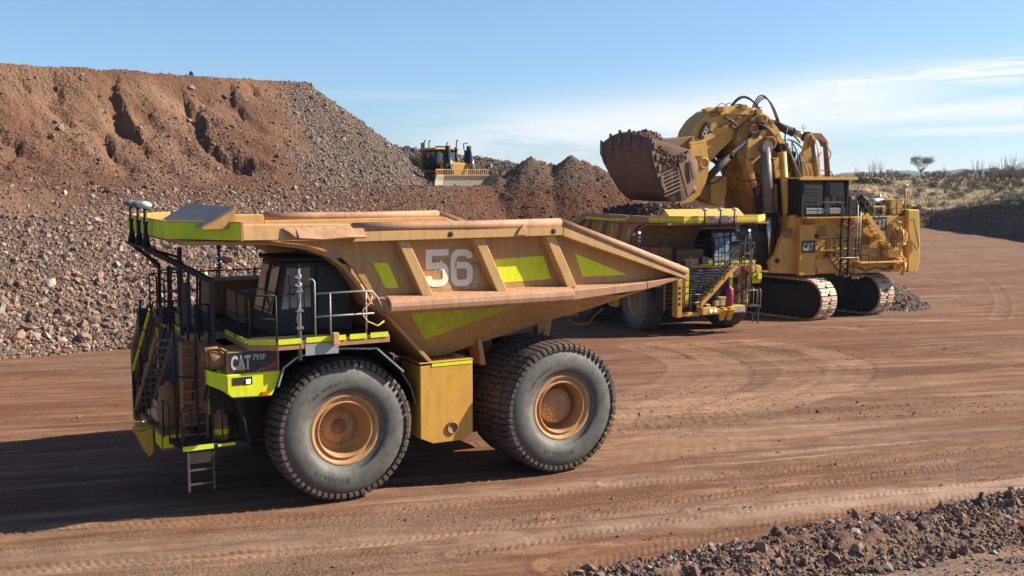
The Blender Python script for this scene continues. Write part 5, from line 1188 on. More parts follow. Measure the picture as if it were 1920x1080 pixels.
ram(.9, (1452, 232), (1488, 246), (1512, 254), .20, .13); ram(-.9, (1452, 236), (1486, 250), (1510, 258), .20, .13)
ram(1.6, (1495, 340), (1490, 312), (1484, 290), .20, .12, 'silver')
# plates, brackets, grease and pipework that cover the boom
b = MB(); eprism(b, [(1398, 300), (1425, 330), (1440, 420), (1448, 480), (1440, 500), (1428, 440), (1412, 360)], 1.42, .3); eprism(b, [(1456, 300), (1468, 296), (1476, 340), (1470, 420), (1458, 430)], 1.5, .2); b.build('boom_shadow_plate', M['grease'], boom, .03)  # dark plates painted in as shadow on the boom side
b = MB(); eprism(b, [(1402, 262), (1418, 250), (1432, 262), (1430, 290), (1412, 312), (1402, 296)], 1.55, .25); eprism(b, [(1478, 350), (1503, 350), (1506, 395), (1486, 400)], 1.6, .3); eprism(b, [(1450, 300), (1462, 292), (1466, 330), (1454, 335)], 1.7, .3); b.build('boom_bracket', M['yellow2'], boom, .03)
b = MB(); rr_ = random.Random(5)
for i in range(34):
    px = rr_.uniform(1402, 1500); py = rr_.uniform(225, 470); lo_, hi_ = (1400 + max(0, py - 300) * .28, 1440 + max(0, py - 215) * .62)
    px = min(max(px, lo_ + 5), min(hi_ - 6, 1500)); c = e3(px, py, 1.5); w = rr_.uniform(.08, .26); h = rr_.uniform(.08, .3); MB().box(c.x - w, c.x + w, 1.3, 1.3 + rr_.uniform(.12, .4), c.z - h, c.z + h).build('valve_block', M['brown'], boom, .02)
b = MB()
for i in range(16):
    px = rr_.uniform(1410, 1485); py = rr_.uniform(235, 400); q_ = [(px, py)]
    for j in range(3): px += rr_.uniform(-8, 10); py += rr_.uniform(14, 34); q_.append((px, py))
    b.tube([e3(a, c, 1.75) for a, c in q_], rr_.choice((.03, .045, .06)), 6)
b.build('pipework', M['grease'], boom)
b = MB()
for i in range(10):
    px = 1300 + i * 13; b.tube([e3(px, 262 - i * 6.2, 1.05), e3(px + 6, 256 - i * 6, 1.12), e3(px + 12, 258 - i * 6.4, 1.05)], .04, 6)
b.tube([e3(1330, 214, 1.0), e3(1360, 206, 1.05), e3(1400, 204, 1.05), e3(1432, 214, 1.1)], .05, 6); b.tube([e3(1332, 219, 1.0), e3(1362, 211, 1.05), e3(1400, 208, 1.05)], .04, 6); b.build('pipework', M['brown'], stick)
for px, py in ((1348, 205), (1392, 201), (1420, 210), (1375, 236)): c = e3(px, py, 1.0); MB().box(c.x - .22, c.x + .22, .9, 1.25, c.z - .16, c.z + .16).build('clamp', M['grime'], stick, .02)
# panel joints, doors and grilles on the house
b = MB()
for X in (1.05, .45, -.55, -2.3, -3.2): b.box(X, X + .025, 3.752, 3.765, 3.5, 6.5)
for z in (4.05, 5.15, 5.9): b.box(-1.5, 2.0, 3.752, 3.768, z, z + .02)
b.build('panel_joint', M['grease'], house)
b = MB()
for (x0, z0) in ((-2.25, 4.7), (1.15, 5.35)):
    for i in range(7): b.box(x0, x0 + .75, 3.76, 3.80, z0 + i * .1, z0 + .045 + i * .1)
b.build('grille', M['dark'], house)
b = MB()
for (x, z) in ((1.9, 4.0), (1.9, 4.8), (1.9, 5.6), (-.4, 4.0), (-.4, 5.0), (.6, 4.6), (3.05, 3.2), (3.05, 5.9), (2.15, 3.2), (2.15, 5.9)): b.cyl((x, 3.75, z), (x, 4.02, z), .045, n=8)
b.tube([(.55, 3.85, 4.6), (.55, 3.95, 4.6), (.55, 3.95, 5.0), (.55, 3.85, 5.0)], .025, 6); b.build('door_handle', M['brown'], house)
b = MB()
for a_, c_ in (((1338, 268), (1372, 300)), ((1345, 262), (1362, 292)), ((1330, 285), (1350, 318)), ((1352, 258), (1376, 280)), ((1334, 300), (1380, 322)), ((1358, 252), (1366, 310))): b.bar(e3(*a_, -.4), e3(*c_, -.4), .14, .22)
eprism(b, [(1342, 272), (1352, 268), (1360, 284), (1348, 292)], -.3, .3); b.build('linkage', M['grease'], E_, .02)
b = MB()
for z in (4.95, 5.4): b.tube([(1.95, 4.3, z), (.45, 4.3, z)], .022, 6)
for X in (1.95, 1.2, .45): b.tube([(X, 4.3, 4.45), (X, 4.3, 5.4)], .022, 6)
b.build('catwalk_rail', M['black'], E_); MB().box(.4, 2.0, 3.84, 4.34, 4.42, 4.47).build('catwalk', M['yellow'], E_)
b = MB(); b.box(2.35, 2.95, 3.8, 4.15, 6.15, 6.4); b.box(-.9, -.5, 3.76, 4.0, 5.6, 6.2); b.box(-2.15, -1.75, 3.76, 4.1, 6.0, 6.45); b.cyl((1.0, 3.95, 3.95), (1.0, 3.95, 4.4), .14); b.cyl((.2, 3.9, 6.0), (-.5, 3.9, 6.0), .10); b.build('equipment_box', M['brown'], house, .02)
# rear bracket carrying the boom linkage
for y in (1.6, -1.6):
    b = MB(); eprism(b, [(1514, 254), (1522, 249), (1530, 262), (1537, 290), (1540, 333), (1505, 335), (1497, 310), (1498, 296), (1508, 282)], y, .3); br = b.build('rear_bracket', M['yellow'], E_, .03)
    b = MB(); b.cyl(e3(1525, 270, y + .3), e3(1531, 334, y + .3), .17, n=14); b.cyl(e3(1523, 266, y + .45), e3(1523, 266, y - .1), .2, n=14); b.build('post', M['silver'], br)
b = MB(); b.cyl(e3(1518, 258, 1.6), e3(1518, 258, -1.9), .16, n=14); eprism(b, [(1520, 249), (1540, 250), (1550, 262), (1552, 275), (1546, 275), (1540, 262), (1524, 258)], -1.9, .4); b.cyl(e3(1548, 265, -1.8), e3(1552, 335, -1.8), .20, n=14); b.build('cross_tube', M['brown'], E_)
# hoses
b = MB(); 
def hose(pts, y, r=.05): b.tube([e3(p[0], p[1], y) for p in pts], r, 6)
def arch(x0, y0, x1, y1, xm, ym, y, r=.05, n=12):
    P = []
    for i in range(n + 1):
        t = i / n; P.append(((1 - t) ** 2 * x0 + 2 * t * (1 - t) * xm + t * t * x1, (1 - t) ** 2 * y0 + 2 * t * (1 - t) * ym + t * t * y1))
    hose(P, y, r)
for k in range(2): arch(1370 + 3 * k, 200, 1424 + 2 * k, 207, 1396, 158 + 5 * k, .5 - .3 * k, .055)
for k in range(3): arch(1409 + 3 * k, 206, 1458 + 2 * k, 232, 1432 + 3 * k, 140 + 6 * k, .9 - .25 * k, .045)
arch(1344, 202, 1368, 203, 1352, 186, .4, .025); arch(1360, 200, 1376, 201, 1366, 186, .2, .025); arch(1376, 200, 1402, 203, 1386, 190, .6, .05)
arch(1357, 220, 1382, 272, 1400, 236, 1.2, .07); arch(1420, 232, 1455, 275, 1452, 238, 1.9, .04); arch(1442, 300, 1465, 342, 1440, 345, 1.9, .06); arch(1435, 400, 1460, 430, 1455, 385, 1.8, .07)
arch(1380, 335, 1440, 320, 1410, 350, 1.5, .04); arch(1330, 345, 1362, 300, 1362, 340, 1.4, .05); arch(1549, 275, 1552, 300, 1565, 288, 1.8, .03); arch(1540, 320, 1562, 332, 1560, 315, 1.8, .03)
arch(1500, 300, 1540, 285, 1520, 315, 1.9, .03); arch(1470, 250, 1500, 268, 1485, 246, 1.0, .05); arch(1476, 262, 1506, 280, 1490, 262, .6, .05); arch(1497, 300, 1512, 330, 1510, 305, 2.2, .03); arch(1505, 288, 1520, 330, 1515, 300, 2.2, .03)
for i in range(5): arch(1478 + i * 4, 270 + i * 6, 1490 + i * 3, 330, 1475 + i * 5, 300, 1.6, .03)
b.build('hose', M['black'], E_)
b = MB(); b.tube([e3(1478, 278, 2.0), e3(1500, 330, 2.0)], .06, 6); b.tube([e3(1506, 235, .5), e3(1508, 262, .5)], .02, 5); b.tube([e3(1504, 241, .5), e3(1504, 233, .5), e3(1511, 233, .5), e3(1511, 241, .5), e3(1504, 241, .5)], .015, 5)
for i in range(4): b.tube([e3(1494 + i * 5, 282 + i * 4, 2.3), e3(1502 + i * 7, 330, 2.3)], .022, 5)
b.build('guard_rail', M['grey'], E_)
# clam bucket: its own frame, turned a little further towards the camera
bw = 2.25
c0b = e3(1219, 322, 1.0); Bm = Matrix.Translation(c0b) @ Matrix.Rotation(R(17), 4, 'Z')
# side outline in bucket frame: +X towards the teeth
SB = [(2.15, 2.0), (2.2, 1.35), (2.0, .6), (1.6, -.3), (1.0, -1.2), (.3, -1.75), (-.75, -1.85), (-1.6, -1.3), (-2.05, -.4), (-2.0, .45), (-1.45, 1.1), (-1.1, 1.35)]
b = MB(); b.M = Bm
nS = len(SB); NC = 13
def bkp(i, v, inset=0.0):
    """point of the curved shell: i along the section, v from -1 (far side) to 1 (near side)"""
    x, z = SB[i]; dep = min(1, max(0, (1.2 - z) / 3.0)); hw = bw - inset
    bul = .42 * (1 - v * v) * max(0, 1 - abs(i) / 3.0) - (.30 if v < 0 else .0) * v * v * max(0, 1 - i / 2.5)
    y = v * hw * (1 - (.30 if v < 0 else .10) * dep)
    if inset: x += (.1 - x) * .07; z += (.2 - z) * .07
    return (x, y, z + bul)
vs = []; fs = []
for lay in (0, 1):
    for c in range(NC): vs += [bkp(i, -1 + 2 * c / (NC - 1), .06 * lay) for i in range(nS)]
for c in range(NC - 1):
    for i in range(nS - 1):
        a0 = c * nS + i; b0 = a0 + nS; fs.append((a0, a0 + 1, b0 + 1, b0)); o = NC * nS; fs.append((o + b0, o + b0 + 1, o + a0 + 1, o + a0))
    fs.append((c * nS, (c + 1) * nS, NC * nS + (c + 1) * nS, NC * nS + c * nS)); e = nS - 1; fs.append((NC * nS + c * nS + e, NC * nS + (c + 1) * nS + e, (c + 1) * nS + e, c * nS + e))
for c, fl in ((0, False), (NC - 1, True)):
    for lay in (0, 1):
        ring = [lay * NC * nS + c * nS + i for i in range(nS)]; fs.append(tuple(ring if fl != bool(lay) else ring[::-1]))
    for i in range(nS - 1): fs.append((c * nS + i, c * nS + i + 1, NC * nS + c * nS + i + 1, NC * nS + c * nS + i))
    fs.append((c * nS, NC * nS + c * nS, NC * nS + c * nS + nS - 1, c * nS + nS - 1))
b.add(vs, fs, True)
bucket = b.build('bucket', M['bucket'], E_)
b = MB(); b.M = Bm
for y in (bw + .0,): b.prism([(2.2, 2.05), (2.26, 1.4), (2.06, .55), (1.66, -.35), (1.05, -1.25), (.85, -1.1), (1.35, -.3), (1.7, .5), (1.85, 1.3)], y, y + .12)
for k in range(7): b.prism([(1.35 - k * .05, -.15 - k * .22), (.2 - k * .14, .25 - k * .2), (.2 - k * .14, .17 - k * .2), (1.3 - k * .05, -.23 - k * .22)], bw, bw + .09)
b.prism([(-.1, .95), (.1, .95), (-.9, -1.5), (-1.15, -1.4)], bw, bw + .12); b.prism([(-1.3, .6), (-1.05, .7), (-1.4, -.5), (-1.7, -.4)], bw, bw + .1)
pass
b.build('wear_plate', M['tooth'], bucket, .02)
for k in range(6):
    v = -.93 + k * 1.86 / 5; px_, y, pz_ = bkp(0, v); qx, qy, qz = bkp(2, v); d = Vector((px_ - qx, y - qy, pz_ - qz)).normalized(); t0 = Vector((px_, y, pz_)) - d * .75 + Vector((.06, 0, 0)); t1 = Vector((px_, y, pz_)) + d * .16 + Vector((.04, 0, 0))
    b = MB(); b.M = Bm; b.hexa([t0 + Vector((-.1, -.20, 0)), t0 + Vector((.14, -.20, 0)), t0 + Vector((.14, .20, 0)), t0 + Vector((-.1, .20, 0)), t1 + Vector((-.06, -.10, 0)), t1 + Vector((.05, -.10, 0)), t1 + Vector((.05, .10, 0)), t1 + Vector((-.06, .10, 0))])
    t2 = t0 - d * .55; b.hexa([t2 + Vector((-.1, -.10, 0)), t2 + Vector((.04, -.10, 0)), t2 + Vector((.04, .10, 0)), t2 + Vector((-.1, .10, 0)), t0 + Vector((-.1, -.16, 0)), t0 + Vector((.10, -.16, 0)), t0 + Vector((.10, .16, 0)), t0 + Vector((-.1, .16, 0))]); b.build('tooth', M['tooth'], bucket, .03)
for k in range(4):
    b = MB(); b.M = Bm; q = Vector((2.1, 0, 1.9)).lerp(Vector((1.2, 0, -1.0)), (k + .6) / 4.4); b.box(q.x - .12, q.x + .14, bw + .05, bw + .22, q.z - .2, q.z + .22); b.build('side_tooth', M['tooth'], bucket, .03)
# dirt heaped in the bucket
def dirt_h(x, y):
    e = np.clip((bw - .1 - np.abs(y)) / 1.5, 0, 1); line = np.interp(x, [-2.1, -1.1, .4, 2.1], [.4, 1.25, 1.6, 1.95])
    return line - .42 + 1.2 * e ** .7 * np.interp(x, [-2.1, -1.2, -.2, 1.2, 2.05], [.1, .55, .95, .95, .45]) + .14 * fbm(x * 1.2, y * 1.2, 4)
xs = np.linspace(-1.9, 2.05, 40); yl = np.linspace(-bw + .13, bw - .13, 44); Xg, Yg = np.meshgrid(xs, yl, indexing='ij'); Zg = dirt_h(Xg, Yg)
Bw_ = Matrix.Translation(EXO) @ Matrix.Rotation(EXH, 4, 'Z') @ Bm
dirt = grid_obj('dirt_load', Xg, Yg, Zg, np.ones((*Xg.shape, 3)) * np.array((.15, .070, .042)), M['slope'], np.ones(Xg.shape) * .3)
dirt.location = Bw_.to_translation(); dirt.rotation_euler = (0, 0, EXH + R(17)); tag(dirt, 'red brown dirt heaped in the raised excavator bucket', 'dirt load')
rg = np.random.default_rng(31); n = 1300; x = rg.random(n) * 3.8 - 1.8; y = (rg.random(n) - .5) * 2 * (bw - .2)
ro = rocks('dirt_clods', np.stack([x, y, dirt_h(x, y) + .01], -1), np.clip(.055 * np.exp(rg.normal(0, .5, n)), .02, .2), REDST, rg); ro.parent = dirt

rg = np.random.default_rng(41); n = 900; q = rg.random(n); x = 2.1 - 2.6 * q - .5 * rg.random(n); y = bw - .25 + .42 * rg.random(n); z = np.interp(x, [-1.1, .4, 2.1], [1.3, .9, 1.7]) - .9 * rg.random(n) ** 2 * (1 - abs(q - .45))
rb = rocks('dirt_clods', np.stack([x, y, z], -1), np.clip(.05 * np.exp(rg.normal(0, .5, n)), .02, .16), REDST * 1.1, rg); rb.parent = dirt
# ------------------------------------------------------------------ bulldozer on the bench (x forward, y left)
DZ = empty('bulldozer', (-5.9, 90.2, 5.75), R(-56), 'yellow crawler bulldozer with wide steel blade on the bench top', 'bulldozer')
def P2(b, pts, y0, y1):
    a = sum(pts[i][0] * pts[(i + 1) % len(pts)][1] - pts[(i + 1) % len(pts)][0] * pts[i][1] for i in range(len(pts)))
    b.prism(pts if a > 0 else pts[::-1], y0, y1); return b
for s in (1, -1):
    y0, y1 = sorted((s * 1.15, s * 1.85)); out = [(-2.6, .5), (-2.2, .05), (1.9, .05), (2.5, .45), (2.45, 1.05), (1.9, 1.35), (-.6, 2.35), (-1.3, 2.35), (-1.75, 1.9)]
    b = MB(); P2(b, out, y0, y1); n = len(out)
    for i in range(n):
        p = Vector((out[i][0], 0, out[i][1])); q = Vector((out[(i + 1) % n][0], 0, out[(i + 1) % n][1])); L = (q - p).length; d = (q - p).normalized(); k = max(1, int(L / .32)); nn = Vector((d.z, 0, -d.x))
        for j in range(k): c = p + d * (j + .5) * L / k; b.box(c.x - .1, c.x + .1, y0 - .03, y1 + .03, c.z - .08, c.z + .08)
    tk = b.build('track', M['dark'], DZ); yy_ = s * 1.87
    for cx, cz, r in ((-1.0, 1.75, .48), (-2.0, .62, .42), (1.85, .68, .42)):
        a, c = sorted((yy_, yy_ + s * .06)); MB().lathe([(a - .02, .001), (a, r), (c, r * .9), (c, .001)] if s > 0 else [(a, .001), (a, r * .9), (c, r), (c + .02, .001)], (cx, 0, cz), 'y', 20).build('idler', M['brown'], tk)
    b = MB(); P2(b, [(-2.6, 1.0), (2.2, 1.05), (2.2, .65), (-2.4, .6)], y0 + .1, yy_ + s * .08 if s > 0 else y1 - .1) if s > 0 else P2(b, [(-2.6, 1.0), (2.2, 1.05), (2.2, .65), (-2.4, .6)], yy_ - .08, y1 - .1); b.build('track_frame', M['brown'], tk)
b = MB(); b.box(-2.4, 2.4, -1.12, 1.12, .8, 2.2); b.box(-2.6, -.2, -1.9, 1.9, 2.38, 2.62); P2(b, [(.9, 2.2), (3.0, 2.1), (3.0, 3.15), (.9, 3.35)], -.72, .72); P2(b, [(-2.7, 2.6), (-1.2, 2.6), (-1.2, 3.5), (-1.5, 3.75), (-2.7, 3.6)], -1.6, 1.6); b.box(-2.9, -2.4, -1.5, 1.5, 1.2, 3.3)
hl = b.build('body', M['yellow'], DZ, .04)
MB().box(-2.3, -1.95, -1.612, -1.602, 2.95, 3.25).build('decal', M['decal'], hl)
b = MB(); b.box(-1.15, .75, -1.0, 1.0, 2.6, 4.25); c_ = b.build('cab', M['cabp'], DZ, .06); MB().box(-1.35, .95, -1.15, 1.15, 4.27, 4.45).build('cab_roof', M['yellow2'], c_, .04)
for v in ([(.76, -.85, 2.9), (.76, .85, 2.9), (.76, .85, 4.1), (.76, -.85, 4.1)], [(-1.0, -1.01, 2.9), (-.3, -1.01, 2.9), (-.3, -1.01, 4.1), (-1.0, -1.01, 4.1)], [(-.1, -1.01, 2.9), (.6, -1.01, 2.9), (.6, -1.01, 4.1), (-.1, -1.01, 4.1)]): MB().add(v, [(0, 1, 2, 3)]).build('window', M['glass'], c_)
b = MB(); b.box(-1.4, -1.15, -1.2, -1.0, 2.6, 4.3); b.box(-1.4, -1.15, 1.0, 1.2, 2.6, 4.3); b.build('roll_bar', M['brown'], c_)
b = MB()
for x, y in ((-1.2, -1.0), (-1.1, -.6), (.9, .9)): b.tube([(x, y, 4.45), (x, y, 4.95), (x + .12, y, 5.08), (x + .22, y, 5.0)], .05, 6)
b.box(-1.6, -1.45, -1.1, -.85, 4.3, 4.9); b.box(-.4, .2, -.4, .4, 4.45, 4.6); b.build('roof_lamps', M['dark'], c_)
b = MB()
for y in (-.45, .45): b.cyl((1.6, y, 3.2), (1.6, y, 4.1), .11); b.tube([(1.6, y, 4.1), (1.62, y, 4.3), (1.5, y, 4.42)], .11, 8)
b.build('exhaust', M['dark'], DZ)
b = MB(); b.tube([(.9, -.7, 3.4), (.9, -.7, 4.0), (2.6, -.7, 4.0), (2.6, -.7, 3.2)], .03, 6); b.tube([(1.7, -.7, 3.3), (1.7, -.7, 4.0)], .03, 6); b.build('hand_rail', M['black'], DZ)
for s in (1, -1):
    b = MB(); b.box(2.3, 2.75, s * 1.0 - .2, s * 1.0 + .2, 2.1, 4.2); b.cyl((2.6, s * 1.0, 3.2), (2.75, s * 1.0, 4.55), .2); b.tube([(2.3, s * .8, 4.2), (2.2, s * .8, 4.75), (2.6, s * .95, 4.8)], .05, 6); cy = b.build('lift_cylinder', M['dark'], DZ)
    MB().cyl((2.78, s * 1.02, 4.35), (3.75, s * 1.08, 1.9), .10, n=12).build('rod', M['chrome'], cy)
    MB().bar((-.3, s * 2.05, .75), (3.6, s * 2.05, .6), .25, .35).build('push_arm', M['brown'], DZ)
# U blade: curved section swept along a bent line
path = [(4.55, -3.25), (3.95, -2.2), (3.9, 2.2), (4.55, 3.25)]; sec = [(.25, .05), (.05, .35), (-.08, .8), (-.10, 1.25), (.0, 1.75), (.2, 2.15)]
def blade(b, path, sec, th):
    V = []
    for (x, y) in path:
        for dx, z in sec: V.append((x + dx, y, z))
        for dx, z in reversed(sec): V.append((x + dx - th, y, z))
    m = 2 * len(sec)
    F_ = []
    for i in range(len(path) - 1):
        for k in range(m): F_.append((i * m + k, i * m + (k + 1) % m, (i + 1) * m + (k + 1) % m, (i + 1) * m + k))
    F_ += [tuple(range(m - 1, -1, -1)), tuple(range((len(path) - 1) * m, len(path) * m))]
    b.add(V, F_); return b
bl_ = blade(MB(), path, sec, .14).build('blade', M['bladesteel'], DZ)
b = MB()
for (x0, y0), (x1, y1) in zip(path[:-1], path[1:]):
    k = max(3, int(abs(y1 - y0) / .2)); b.bar((x0 + .1, y0, 2.62), (x1 + .1, y1, 2.62), .06)
    for i in range(k + 1): q = i / k; x = x0 + (x1 - x0) * q; y = y0 + (y1 - y0) * q; b.bar((x + .1, y, 2.12), (x + .1, y, 2.62), .045)
    b.bar((x0 + .12, y0, 2.17), (x1 + .12, y1, 2.17), .14, .07)
b.build('spill_guard', M['body2'], bl_)
b = MB(); b.box(-3.6, -2.9, -1.0, 1.0, .9, 1.5); b.bar((-3.5, 0, 2.6), (-3.7, 0, .5), .2, .4); b.bar((-2.9, -.6, 2.8), (-3.4, -.6, 1.5), .2); b.bar((-2.9, .6, 2.8), (-3.4, .6, 1.5), .2); b.build('ripper', M['brown'], DZ)

# ------------------------------------------------------------------ desert plants
def leafmat(name):
    m, nt, b = new_mat(name); at = nt.nodes.new('ShaderNodeAttribute'); at.attribute_name = 'col'
    nt.links.new(at.outputs['Color'], b.inputs['Base Color']); b.inputs['Roughness'].default_value = .8; return m
M['leaf'] = leafmat('dry foliage')
M['twig'] = plain('grey brown twig', (.13, .095, .07), .9)
def crown(rgn, lobes, n, ls, cols):
    V = []; C = []
    for (cx, cy, cz, rx, rz) in lobes:
        k = int(n * rx * rx); d = rgn.normal(size=(k, 3)); d /= np.linalg.norm(d, axis=1)[:, None]; r = rgn.random(k) ** .4
        c = np.array((cx, cy, cz)) + d * r[:, None] * np.array((rx, rx, rz)); a = rgn.normal(size=(k, 3, 3)) * ls; V.append((c[:, None] + a).reshape(-1, 3))
        cc = np.array(cols)[rgn.integers(0, len(cols), k)] * (.7 + .6 * rgn.random((k, 1))); C.append(np.repeat(cc, 3, axis=0))
    V = np.concatenate(V); C = np.concatenate(C); V[:, 2] = np.maximum(V[:, 2], .02); return V, np.arange(len(V)).reshape(-1, 3), C
def plant(kind, seed):
    rgn = np.random.default_rng(seed); rnd = random.Random(seed)
    name = {'sage': 'sagebrush', 'dark': 'desert_shrub', 'mesq': 'mesquite_tree', 'wand': 'ocotillo', 'brown': 'thorn_bush', 'pear': 'prickly_pear'}[kind]
    T = bpy.data.objects.new(name, None); COL.objects.link(T); b = MB()
    if kind in ('mesq', 'dark', 'brown'):
        H = {'mesq': 4.6, 'dark': 2.3, 'brown': 2.9}[kind]; nb = 12 if kind == 'mesq' else 9; tips = []
        base = (0, 0, 0)
        if kind == 'mesq': b.tube([(0, 0, -.3), (.1, 0, .7), (.15, .05, 1.3)], [.16, .13, .11], 7); base = (.15, .05, 1.25)
        for i in range(nb):
            a = 2 * math.pi * i / nb + rnd.random(); l = H * rnd.uniform(.35, .6); e = Vector((base[0] + math.cos(a) * l * .75, base[1] + math.sin(a) * l * .75, base[2] + (H - base[2]) * rnd.uniform(.45, .85)))
            m_ = Vector(base).lerp(e, .5) + Vector((0, 0, -.2)); b.tube([base, m_, e], [.07, .045, .02], 5); tips.append(e)
            for j in range(5): q = e + Vector((rnd.uniform(-.7, .7), rnd.uniform(-.7, .7), rnd.uniform(0, .7))); b.tube([m_.lerp(e, rnd.uniform(.2, 1)), q], [.02, .008], 4)
        lobes = [(t.x, t.y, t.z, H * rnd.uniform(.15, .24), H * rnd.uniform(.11, .17)) for t in tips]; cols = {'mesq': [(.20, .18, .08), (.28, .26, .12), (.15, .13, .06)], 'dark': [(.12, .155, .055), (.18, .21, .08), (.08, .11, .04)], 'brown': [(.26, .19, .11), (.34, .26, .16), (.20, .19, .09)]}[kind]
        v, f, c = crown(rgn, lobes, 520 if kind == 'mesq' else 520, .05, cols)
    elif kind == 'sage':
        for i in range(8): a = rnd.random() * 6.3; b.tube([(0, 0, -.1), (math.cos(a) * .4, math.sin(a) * .4, .6)], [.03, .01], 4)
        lobes = [(rnd.uniform(-.5, .5), rnd.uniform(-.5, .5), .35, rnd.uniform(.35, .6), .38) for _ in range(5)]; v, f, c = crown(rgn, lobes, 420, .06, [(.25, .28, .15), (.32, .34, .19), (.19, .22, .11), (.38, .34, .19)])
    elif kind == 'wand':
        for i in range(14):
            a = rnd.random() * 6.3; s = rnd.uniform(.5, 1.6); h = rnd.uniform(3.0, 5.6); p = [Vector((0, 0, -.1)), Vector((math.cos(a) * s * .35, math.sin(a) * s * .35, h * .45)), Vector((math.cos(a) * s, math.sin(a) * s, h))]
            b.tube(p, [.04, .028, .012], 4)
            for j in range(3): q = p[1].lerp(p[2], rnd.random()); b.tube([q, q + Vector((rnd.uniform(-.4, .4), rnd.uniform(-.4, .4), rnd.uniform(.3, .8)))], [.014, .006], 4)
        lobes = [(0, 0, .4, .5, .4)]; v, f, c = crown(rgn, lobes, 260, .06, [(.16, .13, .07), (.10, .10, .05)])
    else:
        b.tube([(0, 0, -.1), (0, 0, .3)], .08, 5); V = []; F_ = []; C = []
        for i in range(34):
            cx, cy, cz = rnd.uniform(-.9, .9), rnd.uniform(-.6, .6), rnd.uniform(.25, 1.3); a = rnd.random() * 3.14; r = rnd.uniform(.16, .25); k0 = len(V)
            ux = Vector((math.cos(a), math.sin(a), rnd.uniform(-.3, .3))); uy = Vector((rnd.uniform(-.3, .3), 0, 1)); nn = ux.cross(uy).normalized() * .03; cc = (.10 * rnd.uniform(.7, 1.4), .13, .06)
            for side_ in (1, -1):
                for j in range(8): t = j / 8 * 6.283; V.append(Vector((cx, cy, cz)) + ux * math.cos(t) * r + uy * math.sin(t) * r * 1.2 + nn * side_); C.append(cc)
            for j in range(1, 7): F_ += [(k0, k0 + j, k0 + j + 1), (k0 + 8, k0 + 8 + j + 1, k0 + 8 + j)]
        v = np.array([tuple(p) for p in V]); f = np.array(F_); c = np.array(C)
    st_ = b.build('trunk' if kind == 'mesq' else 'stem', M['twig'], T)
    cr_ = raw_mesh('crown' if kind == 'mesq' else 'foliage', v, f, 3, c, M['leaf'], False); cr_.parent = T
    return T
def desert_hit(px, py):
    r = ray(px, py)
    for d in np.geomspace(120, 900, 500):
        x, y, z = r[0] * d, r[1] * d, CAMH + r[2] * d
        h, s, bt = desert_z(np.array([x]), np.array([y]))
        if z < h[0] + .1: return x, y, float(h[0])
    return r[0] * 300, r[1] * 300, 7.0
def copy_tree(o, loc, rz, sc_):
    c = o.copy(); COL.objects.link(c); c.location = loc; c.rotation_euler = (0, 0, rz); c.scale = (sc_,) * 3
    for ch in o.children:
        d = ch.copy(); COL.objects.link(d); d.parent = c
    return c
PRO = {k: [plant(k, 50 + 7 * i + j) for j in range(2 if k != 'mesq' else 1)] for i, k in enumerate(('sage', 'dark', 'mesq', 'wand', 'brown', 'pear'))}
used = set(); rnd = random.Random(77)
CAT = {'sage': ('sagebrush', 'sagebrush on the grassland'), 'dark': ('shrub', 'dark shrubs on the grassland'), 'mesq': ('tree', None), 'wand': ('ocotillo', 'bare ocotillos against the sky'), 'brown': ('bush', 'thorn bushes on the grassland'), 'pear': ('cactus', 'prickly pears on the bank top')}
LBL = {'sage': 'low grey green sagebrush among dry grass right of the excavator', 'dark': 'dark green desert shrub on the tan grassland beyond the pit', 'mesq': 'lone spreading mesquite tree on the skyline right of the excavator cab',
       'wand': 'bare ocotillo with long thin branches against the sky', 'brown': 'brown leafless thorn bush on the grassland slope', 'pear': 'prickly pear cactus clump on the bank top behind the excavator cab'}
def put(kind, px, py, s):
    x, y, z = desert_hit(px, py); P_ = PRO[kind][rnd.randrange(len(PRO[kind]))]
    if P_.name not in used: used.add(P_.name); o = P_; o.location = (x, y, z); o.rotation_euler = (0, 0, rnd.random() * 6); o.scale = (s,) * 3
    else: o = copy_tree(P_, (x, y, z), rnd.random() * 6, s)
    tag(o, LBL[kind], CAT[kind][0], CAT[kind][1]); return o
put('mesq', 1728, 334, 1.25)
for px, py, s in ((1640, 334, .95), (1632, 335, .8), (1652, 335, .9), (1838, 338, 1.0), (1828, 337, 1.0), (1895, 338, 1.15), (1880, 336, 1.1), (1910, 340, 1.0), (1868, 338, .8), (1770, 334, .6), (1606, 334, .6), (1858, 337, .9), (1925, 338, 1.1)): put('wand', px, py, s)
for px, py, s in ((1620, 346, 1.1), (1612, 344, 1.1), (1632, 345, 1.0), (1642, 346, 1.0), (1652, 347, .9), (1745, 353, .8), (1752, 352, .9), (1606, 345, 1.2), (1664, 346, .7)): put('pear', px, py, s)
for px, py, s in ((1610, 338, 1.0), (1622, 337, .8), (1690, 338, .9), (1700, 337, .8), (1765, 336, 1.1), (1758, 341, 1.0), (1815, 336, 1.2), (1805, 338, 1.0), (1752, 345, .7), (1712, 346, .9), (1718, 350, .8), (1843, 340, 1.3), (1860, 343, 1.3), (1795, 350, 1.0), (1682, 337, .7)): put('dark', px, py, s)
for px, py, s in ((1660, 338, 1.0), (1672, 337, 1.0), (1745, 340, 1.1), (1775, 345, 1.2), (1782, 352, 1.1), (1870, 345, 1.4), (1885, 348, 1.5), (1902, 347, 1.4), (1915, 350, 1.5), (1850, 350, 1.1), (1825, 348, 1.0), (1800, 342, 1.0), (1868, 362, 1.0), (1772, 362, .9), (1895, 358, 1.1), (1820, 357, .9), (1735, 342, .8), (1648, 338, .8), (1880, 340, 1.4), (1910, 341, 1.5), (1935, 345, 1.5)): put('brown', px, py, s)
for i in range(48): put('sage', rnd.uniform(1655, 1930), rnd.uniform(345, 392), rnd.uniform(.8, 1.6))
